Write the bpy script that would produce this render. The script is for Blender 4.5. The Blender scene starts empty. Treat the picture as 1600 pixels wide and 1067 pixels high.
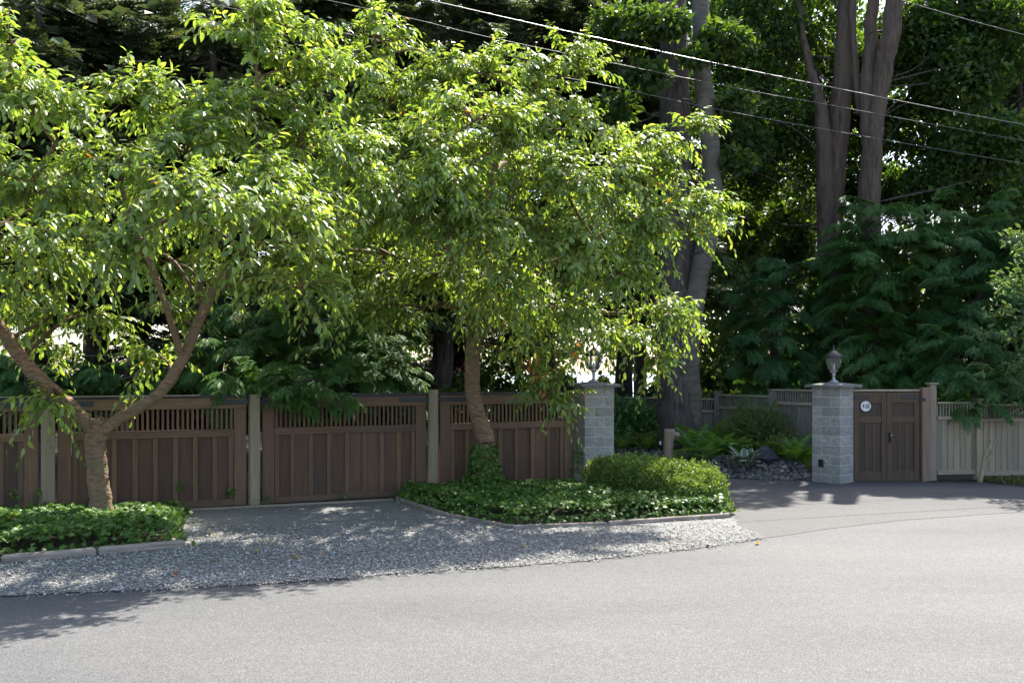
import bpy, bmesh, math, random
import numpy as np
from mathutils import Vector, Matrix, Euler
R = math.radians
SC = bpy.context.scene
COL = SC.collection
rng = np.random.RandomState(7)
random.seed(7)

# ------------------------------------------------------------------ camera, sky, sun, exposure
F, HZ, EYE = 1556.0, 578.0, 2.28          # photo focal length and horizon row in 1600 px units, eye height in metres
cam_d = bpy.data.cameras.new('camera'); cam = bpy.data.objects.new('camera', cam_d); COL.objects.link(cam)
cam.location = (0, 0, EYE); cam.rotation_euler = (R(90), 0, 0)
cam_d.sensor_width = 36; cam_d.lens = 36 * F / 1600; cam_d.shift_y = (HZ - 533.5) / 1600
cam_d.clip_start = 0.1; cam_d.clip_end = 6000
SC.camera = cam
SUN_EL, SUN_AZ = R(52), R(26)             # azimuth from +Y towards +X
w = bpy.data.worlds.new('World'); SC.world = w; w.use_nodes = True
nt = w.node_tree; nt.nodes.clear()
sky = nt.nodes.new('ShaderNodeTexSky'); sky.sky_type = 'NISHITA'; sky.sun_disc = False
sky.sun_elevation = SUN_EL; sky.sun_rotation = SUN_AZ; sky.dust_density = 2; sky.ozone_density = .4; sky.air_density = .8
bg = nt.nodes.new('ShaderNodeBackground'); bg.inputs[1].default_value = 0.15
wo = nt.nodes.new('ShaderNodeOutputWorld')
nt.links.new(sky.outputs[0], bg.inputs[0]); nt.links.new(bg.outputs[0], wo.inputs[0])
sl = bpy.data.lights.new('sun', 'SUN'); sl.energy = 5.0; sl.angle = R(0.5); sl.color = (1, .955, .88)
so = bpy.data.objects.new('sun', sl); COL.objects.link(so)
sv = Vector((math.sin(SUN_AZ) * math.cos(SUN_EL), math.cos(SUN_AZ) * math.cos(SUN_EL), math.sin(SUN_EL)))
so.rotation_euler = (-sv).to_track_quat('-Z', 'Y').to_euler(); so.location = (8, 0, 30)
SC.view_settings.view_transform = 'Standard'; SC.view_settings.look = 'None'
SC.view_settings.gamma = 1; SC.view_settings.use_curve_mapping = False
SC.view_settings.exposure = 1.45
SC.render.engine = 'CYCLES'
SC.cycles.max_bounces = 6; SC.cycles.diffuse_bounces = 3; SC.cycles.glossy_bounces = 2
SC.cycles.transmission_bounces = 4; SC.cycles.transparent_max_bounces = 4

def at(px, py, d):
    return np.array(((px - 800) / F * d, d, EYE - (py - HZ) / F * d))
def gp(px, py):                            # ground point under a photo position
    d = EYE * F / (py - HZ); return ((px - 800) / F * d, d)

# ------------------------------------------------------------------ materials
def M_new(name):
    m = bpy.data.materials.new(name); m.use_nodes = True
    n = m.node_tree.nodes; l = m.node_tree.links
    return m, n, l, n['Principled BSDF']
def ramp(n, stops, interp='LINEAR'):
    r = n.new('ShaderNodeValToRGB'); r.color_ramp.interpolation = interp
    e = r.color_ramp.elements
    while len(e) < len(stops): e.new(.5)
    for el, (p, c) in zip(e, stops):
        el.position = p; el.color = (*c, 1)
    return r
def rnd_value(n, l):
    g = n.new('ShaderNodeNewGeometry'); o = n.new('ShaderNodeObjectInfo')
    a = n.new('ShaderNodeMath'); a.operation = 'ADD'; f = n.new('ShaderNodeMath'); f.operation = 'FRACT'
    l.new(g.outputs['Random Per Island'], a.inputs[0]); l.new(o.outputs['Random'], a.inputs[1]); l.new(a.outputs[0], f.inputs[0])
    return f.outputs[0]
def leaf_mat(name, stops, transl=.4, tcol=None, rough=.4, spec=.5, interp='LINEAR'):
    m, n, l, b = M_new(name)
    r = ramp(n, stops, interp); l.new(rnd_value(n, l), r.inputs[0])
    l.new(r.outputs[0], b.inputs['Base Color'])
    b.inputs['Roughness'].default_value = rough; b.inputs['Specular IOR Level'].default_value = spec
    t = n.new('ShaderNodeBsdfTranslucent')
    mx = n.new('ShaderNodeMix'); mx.data_type = 'RGBA'; mx.blend_type = 'MULTIPLY'; mx.inputs[0].default_value = 1
    l.new(r.outputs[0], mx.inputs[6]); mx.inputs[7].default_value = (*(tcol or (1.6, 1.5, .5)), 1)
    l.new(mx.outputs[2], t.inputs[0])
    s = n.new('ShaderNodeMixShader'); s.inputs[0].default_value = transl
    l.new(b.outputs[0], s.inputs[1]); l.new(t.outputs[0], s.inputs[2])
    l.new(s.outputs[0], n['Material Output'].inputs[0])
    return m
def surf_mat(name, c1, c2, scale=(1, 1, 1), nscale=5, rough=.8, bump=.3, bscale=None, vary=.0, detail=8, spots=None, dist=.01, lo=.35, hi=.65, c3=None, n3=.6):
    """two colours by noise in object space, optional big patches, fine bump, per-object brightness"""
    m, n, l, b = M_new(name)
    tc = n.new('ShaderNodeTexCoord'); oi = n.new('ShaderNodeObjectInfo')
    mp = n.new('ShaderNodeMapping'); mp.inputs['Scale'].default_value = scale
    l.new(tc.outputs['Object'], mp.inputs[0])
    off = n.new('ShaderNodeVectorMath'); off.operation = 'SCALE'; off.inputs[0].default_value = (37, 19, 53)
    l.new(oi.outputs['Random'], off.inputs['Scale']); l.new(off.outputs[0], mp.inputs['Location'])
    no = n.new('ShaderNodeTexNoise'); no.inputs['Scale'].default_value = nscale; no.inputs['Detail'].default_value = detail
    no.inputs['Roughness'].default_value = .65
    l.new(mp.outputs[0], no.inputs[0])
    r = ramp(n, [(lo, c1), (hi, c2)]); l.new(no.outputs[0], r.inputs[0]); out = r.outputs[0]
    if c3:
        n2 = n.new('ShaderNodeTexNoise'); n2.inputs['Scale'].default_value = n3; n2.inputs['Detail'].default_value = 4
        l.new(mp.outputs[0], n2.inputs[0]); r2 = ramp(n, [(.42, (0, 0, 0)), (.66, (1, 1, 1))]); l.new(n2.outputs[0], r2.inputs[0])
        mx = n.new('ShaderNodeMix'); mx.data_type = 'RGBA'; l.new(r2.outputs[0], mx.inputs[0]); l.new(out, mx.inputs[6]); mx.inputs[7].default_value = (*c3, 1)
        out = mx.outputs[2]
    if vary:
        mr = n.new('ShaderNodeMapRange'); mr.inputs['To Min'].default_value = 1 - vary; mr.inputs['To Max'].default_value = 1 + vary
        l.new(oi.outputs['Random'], mr.inputs[0])
        hs = n.new('ShaderNodeHueSaturation'); l.new(mr.outputs[0], hs.inputs['Value']); l.new(out, hs.inputs['Color']); out = hs.outputs[0]
    l.new(out, b.inputs['Base Color']); b.inputs['Roughness'].default_value = rough
    if bump:
        bn = n.new('ShaderNodeTexNoise'); bn.inputs['Scale'].default_value = bscale or nscale * 3; bn.inputs['Detail'].default_value = 6
        l.new(mp.outputs[0], bn.inputs[0]); bp = n.new('ShaderNodeBump'); bp.inputs['Strength'].default_value = bump; bp.inputs['Distance'].default_value = dist
        l.new(bn.outputs[0], bp.inputs['Height']); l.new(bp.outputs[0], b.inputs['Normal'])
    return m

def asphalt(name, base, pale, dark, patch):
    m, n, l, b = M_new(name)
    tc = n.new('ShaderNodeTexCoord')
    vo = n.new('ShaderNodeTexVoronoi'); vo.inputs['Scale'].default_value = 130
    l.new(tc.outputs['Object'], vo.inputs['Vector'])
    sep = n.new('ShaderNodeSeparateColor'); l.new(vo.outputs['Color'], sep.inputs[0])
    r = ramp(n, [(0, dark), (.35, base), (.75, base), (1, pale)]); l.new(sep.outputs[0], r.inputs[0])
    n2 = n.new('ShaderNodeTexNoise'); n2.inputs['Scale'].default_value = .35; n2.inputs['Detail'].default_value = 7; n2.inputs['Roughness'].default_value = .6
    mp = n.new('ShaderNodeMapping'); mp.inputs['Scale'].default_value = (.5, 1.3, 1); l.new(tc.outputs['Object'], mp.inputs[0]); l.new(mp.outputs[0], n2.inputs[0])
    r2 = ramp(n, [(.32, (.8, .8, .81)), (.48, (.97, .965, .955)), (.66, (1.1, 1.085, 1.06))]); l.new(n2.outputs[0], r2.inputs[0])
    mx = n.new('ShaderNodeMix'); mx.data_type = 'RGBA'; mx.blend_type = 'MULTIPLY'; mx.inputs[0].default_value = 1
    l.new(r.outputs[0], mx.inputs[6]); l.new(r2.outputs[0], mx.inputs[7])
    n3 = n.new('ShaderNodeTexNoise'); n3.inputs['Scale'].default_value = 9; n3.inputs['Detail'].default_value = 5
    l.new(tc.outputs['Object'], n3.inputs[0]); r3 = ramp(n, [(.3, (.93, .93, .93)), (.7, (1.05, 1.05, 1.05))]); l.new(n3.outputs[0], r3.inputs[0])
    m3 = n.new('ShaderNodeMix'); m3.data_type = 'RGBA'; m3.blend_type = 'MULTIPLY'; m3.inputs[0].default_value = patch
    l.new(mx.outputs[2], m3.inputs[6]); l.new(r3.outputs[0], m3.inputs[7])
    l.new(m3.outputs[2], b.inputs['Base Color']); b.inputs['Roughness'].default_value = .82; b.inputs['Specular IOR Level'].default_value = .3
    bp = n.new('ShaderNodeBump'); bp.inputs['Strength'].default_value = .55; bp.inputs['Distance'].default_value = .004
    l.new(vo.outputs['Distance'], bp.inputs['Height']); l.new(bp.outputs[0], b.inputs['Normal'])
    return m

def lin(r, g, b):
    return tuple(((c / 255) / 12.92 if c / 255 < .04045 else ((c / 255 + .055) / 1.055) ** 2.4) for c in (r, g, b))

MT = {}
MT['road'] = asphalt('road_asphalt', (.105, .105, .103), (.19, .19, .187), (.058, .058, .058), 1)
MT['drive'] = asphalt('driveway_asphalt', (.094, .0925, .09), (.165, .162, .158), (.052, .051, .05), 1)
MT['soil'] = surf_mat('forest_soil', (.028, .02, .013), (.07, .052, .035), nscale=3, bump=.6, bscale=20, dist=.03, rough=.95)
MT['gravelbase'] = surf_mat('gravel_fines', (.15, .152, .143), (.235, .235, .22), nscale=30, bump=.8, bscale=90, dist=.01, rough=.95, c3=(.17, .165, .15), n3=.8)
MT['stone'] = leaf_mat('crushed_stone', [(0, (.15, .143, .126)), (.3, (.25, .24, .213)), (.7, (.365, .35, .312)), (1, (.54, .52, .47))], transl=0, rough=.8, spec=.3)
MT['rock'] = surf_mat('river_rock', (.06, .062, .068), (.17, .165, .165), nscale=6, bump=.5, bscale=25, rough=.85, vary=.35)
MT['rocks'] = leaf_mat('bed_rocks', [(0, (.055, .055, .055)), (.5, (.12, .117, .112)), (.85, (.19, .175, .158)), (1, (.33, .3, .27))], transl=0, rough=.85, spec=.3)
MT['boulder'] = surf_mat('dark_boulder', (.025, .028, .034), (.075, .078, .085), nscale=4, bump=.8, bscale=14, dist=.03, rough=.85)
def wood(name, c1, c2, rough=.7, vary=.16, c3=None, axis=2, bump=.35):
    s = [22, 22, 22]; s[axis] = 1.1
    return surf_mat(name, c1, c2, scale=tuple(s), nscale=1.6, rough=rough, bump=bump, bscale=3, vary=vary, dist=.004, lo=.3, hi=.7, c3=c3, n3=.12)
MT['brown'] = wood('stained_wood_board', (.085, .042, .021), (.175, .093, .048), vary=.27, c3=(.065, .042, .028))
MT['brown_frame'] = wood('stained_wood_stile', (.13, .066, .033), (.235, .13, .07), vary=.15, c3=(.095, .062, .04))
MT['brown_rail'] = wood('stained_wood_rail', (.125, .065, .034), (.245, .137, .075), vary=.12, axis=0, c3=(.085, .062, .045))
MT['gatewood'] = wood('gate_wood_board', (.055, .033, .017), (.09, .056, .03), vary=.1)
MT['gateframe'] = wood('gate_wood_frame', (.078, .046, .024), (.125, .077, .042), vary=.08)
MT['cap'] = surf_mat('dark_fence_cap', (.02, .018, .017), (.045, .04, .038), scale=(1, 12, 12), nscale=3, rough=.6)
MT['post'] = wood('weathered_post', (.24, .165, .095), (.47, .35, .225), rough=.85, vary=.08, c3=(.27, .22, .15), bump=.6)
MT['redpost'] = wood('cedar_post', (.19, .115, .075), (.31, .2, .135), vary=.05, bump=.4)
MT['grey'] = wood('grey_board', (.27, .21, .135), (.46, .37, .255), rough=.85, vary=.12, c3=(.19, .18, .145), bump=.4)
MT['greyrail'] = wood('grey_rail', (.28, .22, .145), (.47, .385, .27), rough=.85, vary=.08, axis=0)
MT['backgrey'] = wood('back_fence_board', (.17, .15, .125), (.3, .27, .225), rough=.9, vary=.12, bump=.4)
MT['strap'] = surf_mat('hinge_iron', (.03, .03, .03), (.055, .05, .045), nscale=15, rough=.55)
MT['block'] = surf_mat('split_face_block', (.27, .252, .22), (.44, .415, .37), nscale=14, bump=1, bscale=24, dist=.012, rough=.9, vary=.12, c3=(.3, .285, .255), n3=3)
MT['mortar'] = surf_mat('mortar', (.5, .475, .43), (.64, .61, .56), nscale=20, bump=.4, rough=.95)
MT['capstone'] = surf_mat('cap_stone', (.17, .165, .155), (.28, .27, .25), nscale=16, bump=.7, bscale=40, rough=.9, c3=(.14, .15, .12), n3=2)
MT['edging'] = surf_mat('edging_timber', (.2, .16, .125), (.36, .31, .26), scale=(1, 9, 9), nscale=2.5, bump=.6, bscale=6, dist=.01, rough=.9, vary=.12)
MT['edgeboard'] = surf_mat('edge_board', (.2, .16, .11), (.36, .3, .22), scale=(1, 9, 9), nscale=2.5, bump=.5, bscale=6, rough=.9, vary=.12)
def bark(name, c1, c2, c3, horiz=False, scale=1.0, bump=.8):
    s = (9, 9, 26) if horiz else (14, 14, 2.2)
    return surf_mat(name, c1, c2, scale=tuple(x * scale for x in s), nscale=1, rough=.85, bump=bump, bscale=1.6, dist=.06, lo=.36, hi=.64, c3=c3, n3=.22)
MT['cherrybark'] = bark('cherry_bark', (.14, .075, .04), (.36, .215, .125), (.21, .155, .085), True, bump=.6)
MT['twig'] = surf_mat('twig_bark', (.09, .05, .03), (.17, .1, .055), nscale=5, bump=0)
MT['firbark'] = bark('fir_bark', (.04, .03, .024), (.15, .115, .095), (.08, .06, .048), False, .9, 1)
MT['greybark'] = bark('smooth_grey_bark', (.095, .075, .058), (.2, .165, .13), (.11, .1, .068), True, .35, .7)
MT['redbark'] = bark('reddish_bark', (.05, .034, .023), (.16, .105, .073), (.11, .08, .05), False, .7, 1)
MT['cherry'] = leaf_mat('cherry_leaf', [(0, (.09, .165, .035)), (.3, (.155, .255, .052)), (.65, (.23, .345, .07)), (.95, (.33, .44, .095)), (.996, (.3, .33, .07)), (.9985, (.32, .15, .04)), (1, (.35, .13, .04))], .5, (1.6, 1.45, .65), .42, .9)
MT['orangeleaf'] = leaf_mat('orange_leaf', [(0, (.5, .1, .03)), (.5, (.55, .2, .06)), (1, (.6, .33, .14))], .4, (1.2, 1, .7), .5)
MT['yellowleaf'] = leaf_mat('yellow_leaf', [(0, (.5, .33, .06)), (1, (.62, .45, .1))], .3, (1.2, 1, .7), .5)
MT['cedar'] = leaf_mat('cedar_spray', [(0, (.048, .12, .03)), (.5, (.09, .2, .048)), (.9, (.15, .28, .072)), (1, (.24, .37, .12))], .38, (1.3, 1.3, .6), .5, .35)  # lightest stop paints lit highlights onto a few random sprays
MT['cedarblue'] = leaf_mat('deep_cedar_spray', [(0, (.045, .12, .038)), (.5, (.085, .195, .06)), (.9, (.14, .27, .085)), (1, (.24, .36, .13))], .36, (1.3, 1.3, .6), .5, .35)  # palest end again stands in for lit highlights on scattered sprays
MT['fir'] = leaf_mat('fir_needles', [(0, (.04, .068, .03)), (.5, (.07, .11, .045)), (.9, (.13, .17, .07)), (1, (.17, .14, .08))], .25, (1.3, 1.2, .6), .5, .35)
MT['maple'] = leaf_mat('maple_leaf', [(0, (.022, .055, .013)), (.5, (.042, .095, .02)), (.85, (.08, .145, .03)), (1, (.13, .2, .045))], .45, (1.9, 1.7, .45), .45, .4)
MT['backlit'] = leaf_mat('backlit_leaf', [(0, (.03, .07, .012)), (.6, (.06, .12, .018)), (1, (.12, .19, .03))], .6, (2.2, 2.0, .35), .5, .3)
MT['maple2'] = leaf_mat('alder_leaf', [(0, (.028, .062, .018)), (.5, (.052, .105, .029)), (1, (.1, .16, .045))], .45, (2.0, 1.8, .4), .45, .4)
MT['paleleaf'] = leaf_mat('pale_leaf', [(0, (.06, .12, .04)), (1, (.15, .23, .08))], .4, (1.5, 1.4, .6), .4, .5)
MT['purpleleaf'] = leaf_mat('purple_plum_leaf', [(0, (.04, .018, .022)), (1, (.11, .05, .05))], .4, (1.5, 1.1, .9), .45, .4)
MT['ivy'] = leaf_mat('ivy_leaf', [(0, (.05, .11, .02)), (.5, (.09, .18, .03)), (.9, (.14, .24, .045)), (.985, (.18, .28, .06)), (1, (.35, .2, .07))], .3, (1.4, 1.35, .5), .45, .35)
MT['box'] = leaf_mat('hedge_leaf', [(0, (.075, .14, .03)), (.5, (.15, .235, .05)), (1, (.27, .36, .09))], .35, (1.4, 1.3, .5), .5, .35)
MT['fern'] = leaf_mat('fern_frond', [(0, (.1, .22, .045)), (1, (.21, .36, .08))], .45, (1.4, 1.3, .5), .5, .35)
MT['shrub'] = leaf_mat('shrub_leaf', [(0, (.06, .13, .04)), (.7, (.12, .21, .06)), (.9, (.2, .22, .08)), (1, (.26, .14, .06))], .35, (1.4, 1.3, .5), .45, .4)
MT['bedplant'] = leaf_mat('bed_plant_leaf', [(0, (.07, .14, .03)), (.6, (.13, .21, .045)), (1, (.2, .18, .07))], .35, (1.4, 1.3, .5), .45, .4)
MT['hosta'] = leaf_mat('hosta_leaf', [(0, (.06, .13, .07)), (1, (.1, .18, .1))], .25, (1.3, 1.3, .7), .4)
MT['hostaedge'] = leaf_mat('hosta_margin', [(0, (.42, .46, .36)), (1, (.55, .57, .46))], .25, (1.1, 1.1, .9), .4)
MT['core'] = surf_mat('dead_leaf_litter', (.03, .024, .014), (.075, .06, .035), nscale=12, bump=.6, rough=.95)
def simple(name, c, rough=.5, metal=0, spec=.5):
    m, n, l, b = M_new(name)
    b.inputs['Base Color'].default_value = (*c, 1); b.inputs['Roughness'].default_value = rough; b.inputs['Metallic'].default_value = metal
    no = n.new('ShaderNodeTexNoise'); no.inputs['Scale'].default_value = 40; mr = n.new('ShaderNodeMapRange')
    mr.inputs['To Min'].default_value = rough * .8; mr.inputs['To Max'].default_value = min(1, rough * 1.25)
    l.new(no.outputs[0], mr.inputs[0]); l.new(mr.outputs[0], b.inputs['Roughness'])
    return m
MT['lampmetal'] = simple('lantern_pewter', (.085, .08, .08), .42, .7)
MT['lampstem'] = simple('lantern_stem_grey', (.42, .42, .45), .3, .6)
MT['plate'] = simple('enamel_plate', (.78, .78, .75), .3)
MT['digit'] = simple('number_paint', (.03, .035, .03), .4)
MT['black'] = simple('black_plastic', (.015, .015, .016), .4)
MT['brass'] = simple('aged_brass', (.45, .4, .3), .35, .9)
MT['cable'] = simple('aluminium_cable', (.2, .195, .19), .45, .5)
MT['cable_dark'] = simple('dull_cable', (.1, .095, .095), .6, .2)
m, n, l, b = M_new('lantern_glass')
b.inputs['Base Color'].default_value = (.93, .9, .82, 1); b.inputs['Roughness'].default_value = .1
b.inputs['Transmission Weight'].default_value = .92; b.inputs['IOR'].default_value = 1.12
wv = n.new('ShaderNodeTexWave'); wv.inputs['Scale'].default_value = 14; bp = n.new('ShaderNodeBump'); bp.inputs['Strength'].default_value = .2
l.new(wv.outputs[0], bp.inputs['Height']); l.new(bp.outputs[0], b.inputs['Normal'])
MT['glass'] = m
m, n, l, b = M_new('sea_water')
b.inputs['Base Color'].default_value = (.25, .33, .38, 1); b.inputs['Roughness'].default_value = .25
no = n.new('ShaderNodeTexNoise'); no.inputs['Scale'].default_value = .6; bp = n.new('ShaderNodeBump'); bp.inputs['Strength'].default_value = .3
l.new(no.outputs[0], bp.inputs['Height']); l.new(bp.outputs[0], b.inputs['Normal'])
MT['water'] = m

# ------------------------------------------------------------------ object helpers
def tag(o, label=None, cat=None, group=None, kind=None):
    if label: o['label'] = label
    if cat: o['category'] = cat
    if group: o['group'] = group
    if kind: o['kind'] = kind
    return o
def thing(name, label, cat, loc=(0, 0, 0), rz=0, group=None):
    o = bpy.data.objects.new(name, None); COL.objects.link(o); o.location = loc; o.rotation_euler = (0, 0, rz)
    o.empty_display_size = .2
    return tag(o, label, cat, group)
def link(name, me, parent=None, loc=(0, 0, 0), rot=(0, 0, 0), sc=(1, 1, 1)):
    o = bpy.data.objects.new(name, me); COL.objects.link(o); o.parent = parent; o.location = loc; o.rotation_euler = rot; o.scale = sc
    return o
def np_mesh(name, V, Fc, mat, smooth=False, mats=None, midx=None):
    """V (n,3), Fc (m,k) with constant k"""
    V = np.asarray(V, dtype=np.float32); Fc = np.asarray(Fc, dtype=np.int32)
    me = bpy.data.meshes.new(name); k = Fc.shape[1]
    me.vertices.add(len(V)); me.vertices.foreach_set('co', V.ravel())
    me.loops.add(Fc.size); me.loops.foreach_set('vertex_index', Fc.ravel())
    me.polygons.add(len(Fc)); me.polygons.foreach_set('loop_start', np.arange(len(Fc), dtype=np.int32) * k)
    try: me.polygons.foreach_set('loop_total', np.full(len(Fc), k, dtype=np.int32))
    except Exception: pass
    me.polygons.foreach_set('use_smooth', np.full(len(Fc), smooth))
    for mm in (mats or [mat]): me.materials.append(mm)
    if midx is not None: me.polygons.foreach_set('material_index', np.asarray(midx, dtype=np.int32))
    me.update(calc_edges=True)
    return me
BOX = {}
def box_mesh(dims, mat, bev=.004):
    key = (tuple(round(x, 4) for x in dims), mat.name, bev)
    if key in BOX: return BOX[key]
    bm = bmesh.new(); bmesh.ops.create_cube(bm, size=1)
    for v in bm.verts: v.co = Vector((v.co.x * dims[0], v.co.y * dims[1], v.co.z * dims[2]))
    if bev: bmesh.ops.bevel(bm, geom=bm.edges[:], offset=min(bev, min(dims) * .3), segments=1, affect='EDGES')
    me = bpy.data.meshes.new('board'); bm.to_mesh(me); bm.free(); me.materials.append(mat); BOX[key] = me
    return me
def box(name, c, dims, mat, parent, rot=(0, 0, 0), bev=.004):
    return link(name, box_mesh(dims, mat, bev), parent, c, rot)
class MB:                                  # gathers vertices and triangles
    def __init__(s): s.V = []; s.F = []; s.n = 0
    def add(s, V, Fc):
        V = np.asarray(V, float); s.V.append(V); s.F.append(np.asarray(Fc, int) + s.n); s.n += len(V)
    def tube(s, pts, rad, k=8, rough=0, cap=True):
        pts = np.asarray(pts, float); rad = np.asarray(rad, float); m_ = len(pts)
        tan = np.gradient(pts, axis=0); tan /= np.linalg.norm(tan, axis=1)[:, None] + 1e-9
        ref = np.array((.3, .95, .1)) if abs(tan[0][1]) < .9 else np.array((1., 0, 0))
        V = []
        a = np.arange(k) / k * 2 * np.pi
        for p, t, r_ in zip(pts, tan, rad):
            u = np.cross(t, ref); u /= np.linalg.norm(u) + 1e-9; v = np.cross(t, u)
            rr = r_ * (1 + rough * rng.uniform(-1, 1, k))
            V.append(p + (np.cos(a) * rr)[:, None] * u + (np.sin(a) * rr)[:, None] * v)
        V = np.concatenate(V); Fc = []
        for i in range(m_ - 1):
            for j in range(k):
                q = (i * k + j, i * k + (j + 1) % k, (i + 1) * k + (j + 1) % k, (i + 1) * k + j)
                Fc += [(q[0], q[1], q[2]), (q[0], q[2], q[3])]
        if cap:
            for b0 in (0, (m_ - 1) * k):
                for j in range(1, k - 1): Fc.append((b0, b0 + j, b0 + j + 1))
        s.add(V, Fc)
    def boxx(s, c, d):
        x, y, z = np.array(d) / 2
        V = np.array([(i, j, k_) for i in (-x, x) for j in (-y, y) for k_ in (-z, z)]) + np.array(c)
        s.add(V, [(0, 1, 3), (0, 3, 2), (4, 6, 7), (4, 7, 5), (0, 4, 5), (0, 5, 1), (2, 3, 7), (2, 7, 6), (0, 2, 6), (0, 6, 4), (1, 5, 7), (1, 7, 3)])
    def build(s, name, mat, parent=None, origin=(0, 0, 0), smooth=False):
        me = np_mesh(name, np.concatenate(s.V) - np.array(origin), np.concatenate(s.F), mat, smooth)
        return link(name, me, parent)
def smooth_path(pts, n_=6):
    """Catmull-Rom through (x,y,z,r) rows"""
    P = np.asarray(pts, float); P = np.vstack([2 * P[0] - P[1], P, 2 * P[-1] - P[-2]]); out = []
    for i in range(1, len(P) - 2):
        for t in np.arange(n_) / n_:
            a, b_, c, d = P[i - 1], P[i], P[i + 1], P[i + 2]
            out.append(.5 * ((2 * b_) + (-a + c) * t + (2 * a - 5 * b_ + 4 * c - d) * t * t + (-a + 3 * b_ - 3 * c + d) * t ** 3))
    out.append(P[-2]); return np.array(out)
def nrm(a): return a / (np.linalg.norm(a, axis=-1, keepdims=True) + 1e-9)
def frames(T, N):
    T = nrm(T); N = N - (N * T).sum(1)[:, None] * T; N = nrm(N); return T, np.cross(N, T), N
def cloud(P, T, N, S, tv, tf):
    """copies of a small template at many places as one vertex / triangle soup"""
    T, B, N = frames(T, N); tv = np.asarray(tv, float); tf = np.asarray(tf, int)
    S = np.asarray(S, float)
    if S.ndim == 0: S = np.full(len(P), S)
    V = P[:, None, :] + S[:, None, None] * (tv[None, :, 0, None] * T[:, None] + tv[None, :, 1, None] * B[:, None] + tv[None, :, 2, None] * N[:, None])
    Fc = tf[None] + (np.arange(len(P)) * len(tv))[:, None, None]
    return V.reshape(-1, 3), Fc.reshape(-1, 3)
def sph(n_): return nrm(rng.normal(size=(n_, 3)))
# leaf templates: x along the leaf, y across, z up
CHERRY = ([(0, 0, 0), (.3, .185, .04), (.3, 0, -.03), (.3, -.185, .04), (.66, .18, .01), (.66, 0, -.06), (.66, -.18, .01), (1, 0, -.14)],
          [(0, 1, 2), (0, 2, 3), (1, 4, 5), (1, 5, 2), (2, 5, 6), (2, 6, 3), (4, 7, 5), (5, 7, 6)])
RHOMB = ([(0, 0, 0), (.45, .3, .06), (1, 0, -.05), (.45, -.3, .06)], [(0, 1, 2), (0, 2, 3)])
NARROW = ([(0, 0, 0), (.5, .09, .02), (1, 0, -.1), (.5, -.09, .02)], [(0, 1, 2), (0, 2, 3)])
MAPLE = ([(0, 0, 0), (.05, .4, .03), (.35, .28, 0), (.6, .42, -.04), (.62, .14, 0), (1, 0, -.08), (.62, -.14, 0), (.6, -.42, -.04), (.35, -.28, 0), (.05, -.4, .03)],
         [(0, 1, 2), (0, 2, 4), (2, 3, 4), (0, 4, 6), (4, 5, 6), (0, 6, 8), (6, 7, 8), (0, 8, 9)])
IVY = ([(0, 0, 0), (-.1, .38, -.03), (.28, .28, .02), (.45, .5, -.05), (.6, .2, .02), (1, 0, -.06), (.6, -.2, .02), (.45, -.5, -.05), (.28, -.28, .02), (-.1, -.38, -.03)],
       [(0, 1, 2), (0, 2, 4), (2, 3, 4), (0, 4, 6), (4, 5, 6), (0, 6, 8), (6, 7, 8), (0, 8, 9)])
def spray(pairs=7, ln=.42, wd=.05, ang=.9, droop=.25, tipw=.03):
    V = [(0, .012, 0), (0, -.012, 0), (1, 0, -droop)]; Fc = [(0, 1, 2)]
    for i in range(pairs):
        x = .08 + .86 * i / (pairs - 1); L_ = ln * (1 - .75 * (x - .25) ** 2 * 1.4) * (1 if i else .7) * (1 - .45 * x)
        for s in (1, -1):
            xo = x + (.03 if s > 0 else 0)
            b0 = len(V); z = -droop * xo ** 2
            V += [(xo - wd, 0, z), (xo + wd, 0, z), (xo + L_ * math.cos(ang), s * L_ * math.sin(ang), z - .12 * L_ - .05)]
            Fc.append((b0, b0 + 1, b0 + 2))
    return (V, Fc)
SPRAY = spray(6, .42, .07, 1.0, .22); FIRSPRAY = spray(6, .36, .07, .95, .08)

def leaf_objects(P, T, N, S, tmpl, mat, parent, origin, name='leaf', nmesh=1):
    me = np_mesh(name, tmpl[0], tmpl[1], mat, True)
    T, B, N = frames(T, N)
    for i in range(len(P)):
        o = bpy.data.objects.new(name, me); COL.objects.link(o); o.parent = parent
        s = S[i]; p = P[i] - np.array(origin)
        o.matrix_basis = Matrix(((T[i][0] * s, B[i][0] * s, N[i][0] * s, p[0]), (T[i][1] * s, B[i][1] * s, N[i][1] * s, p[1]), (T[i][2] * s, B[i][2] * s, N[i][2] * s, p[2]), (0, 0, 0, 1)))

# ------------------------------------------------------------------ setting
def sheet(name, pts, z, mat, kind='structure', extra=None):
    bm = bmesh.new(); vs = [bm.verts.new((x, y, z)) for x, y in pts]; f = bm.faces.new(vs)
    if f.normal.z < 0: f.normal_flip()
    bmesh.ops.triangulate(bm, faces=[f]); me = bpy.data.meshes.new(name); bm.to_mesh(me); bm.free(); me.materials.append(mat)
    o = link(name, me); o['kind'] = kind; return o
def wobble(pts, step=.18, amp=.03):
    out = []
    for (x0, y0), (x1, y1) in zip(pts[:-1], pts[1:]):
        n_ = max(1, int(math.hypot(x1 - x0, y1 - y0) / step))
        for i in range(n_): out.append((x0 + (x1 - x0) * i / n_ + random.uniform(-amp, amp), y0 + (y1 - y0) * i / n_ + random.uniform(-amp, amp)))
    out.append(pts[-1]); return out
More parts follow.
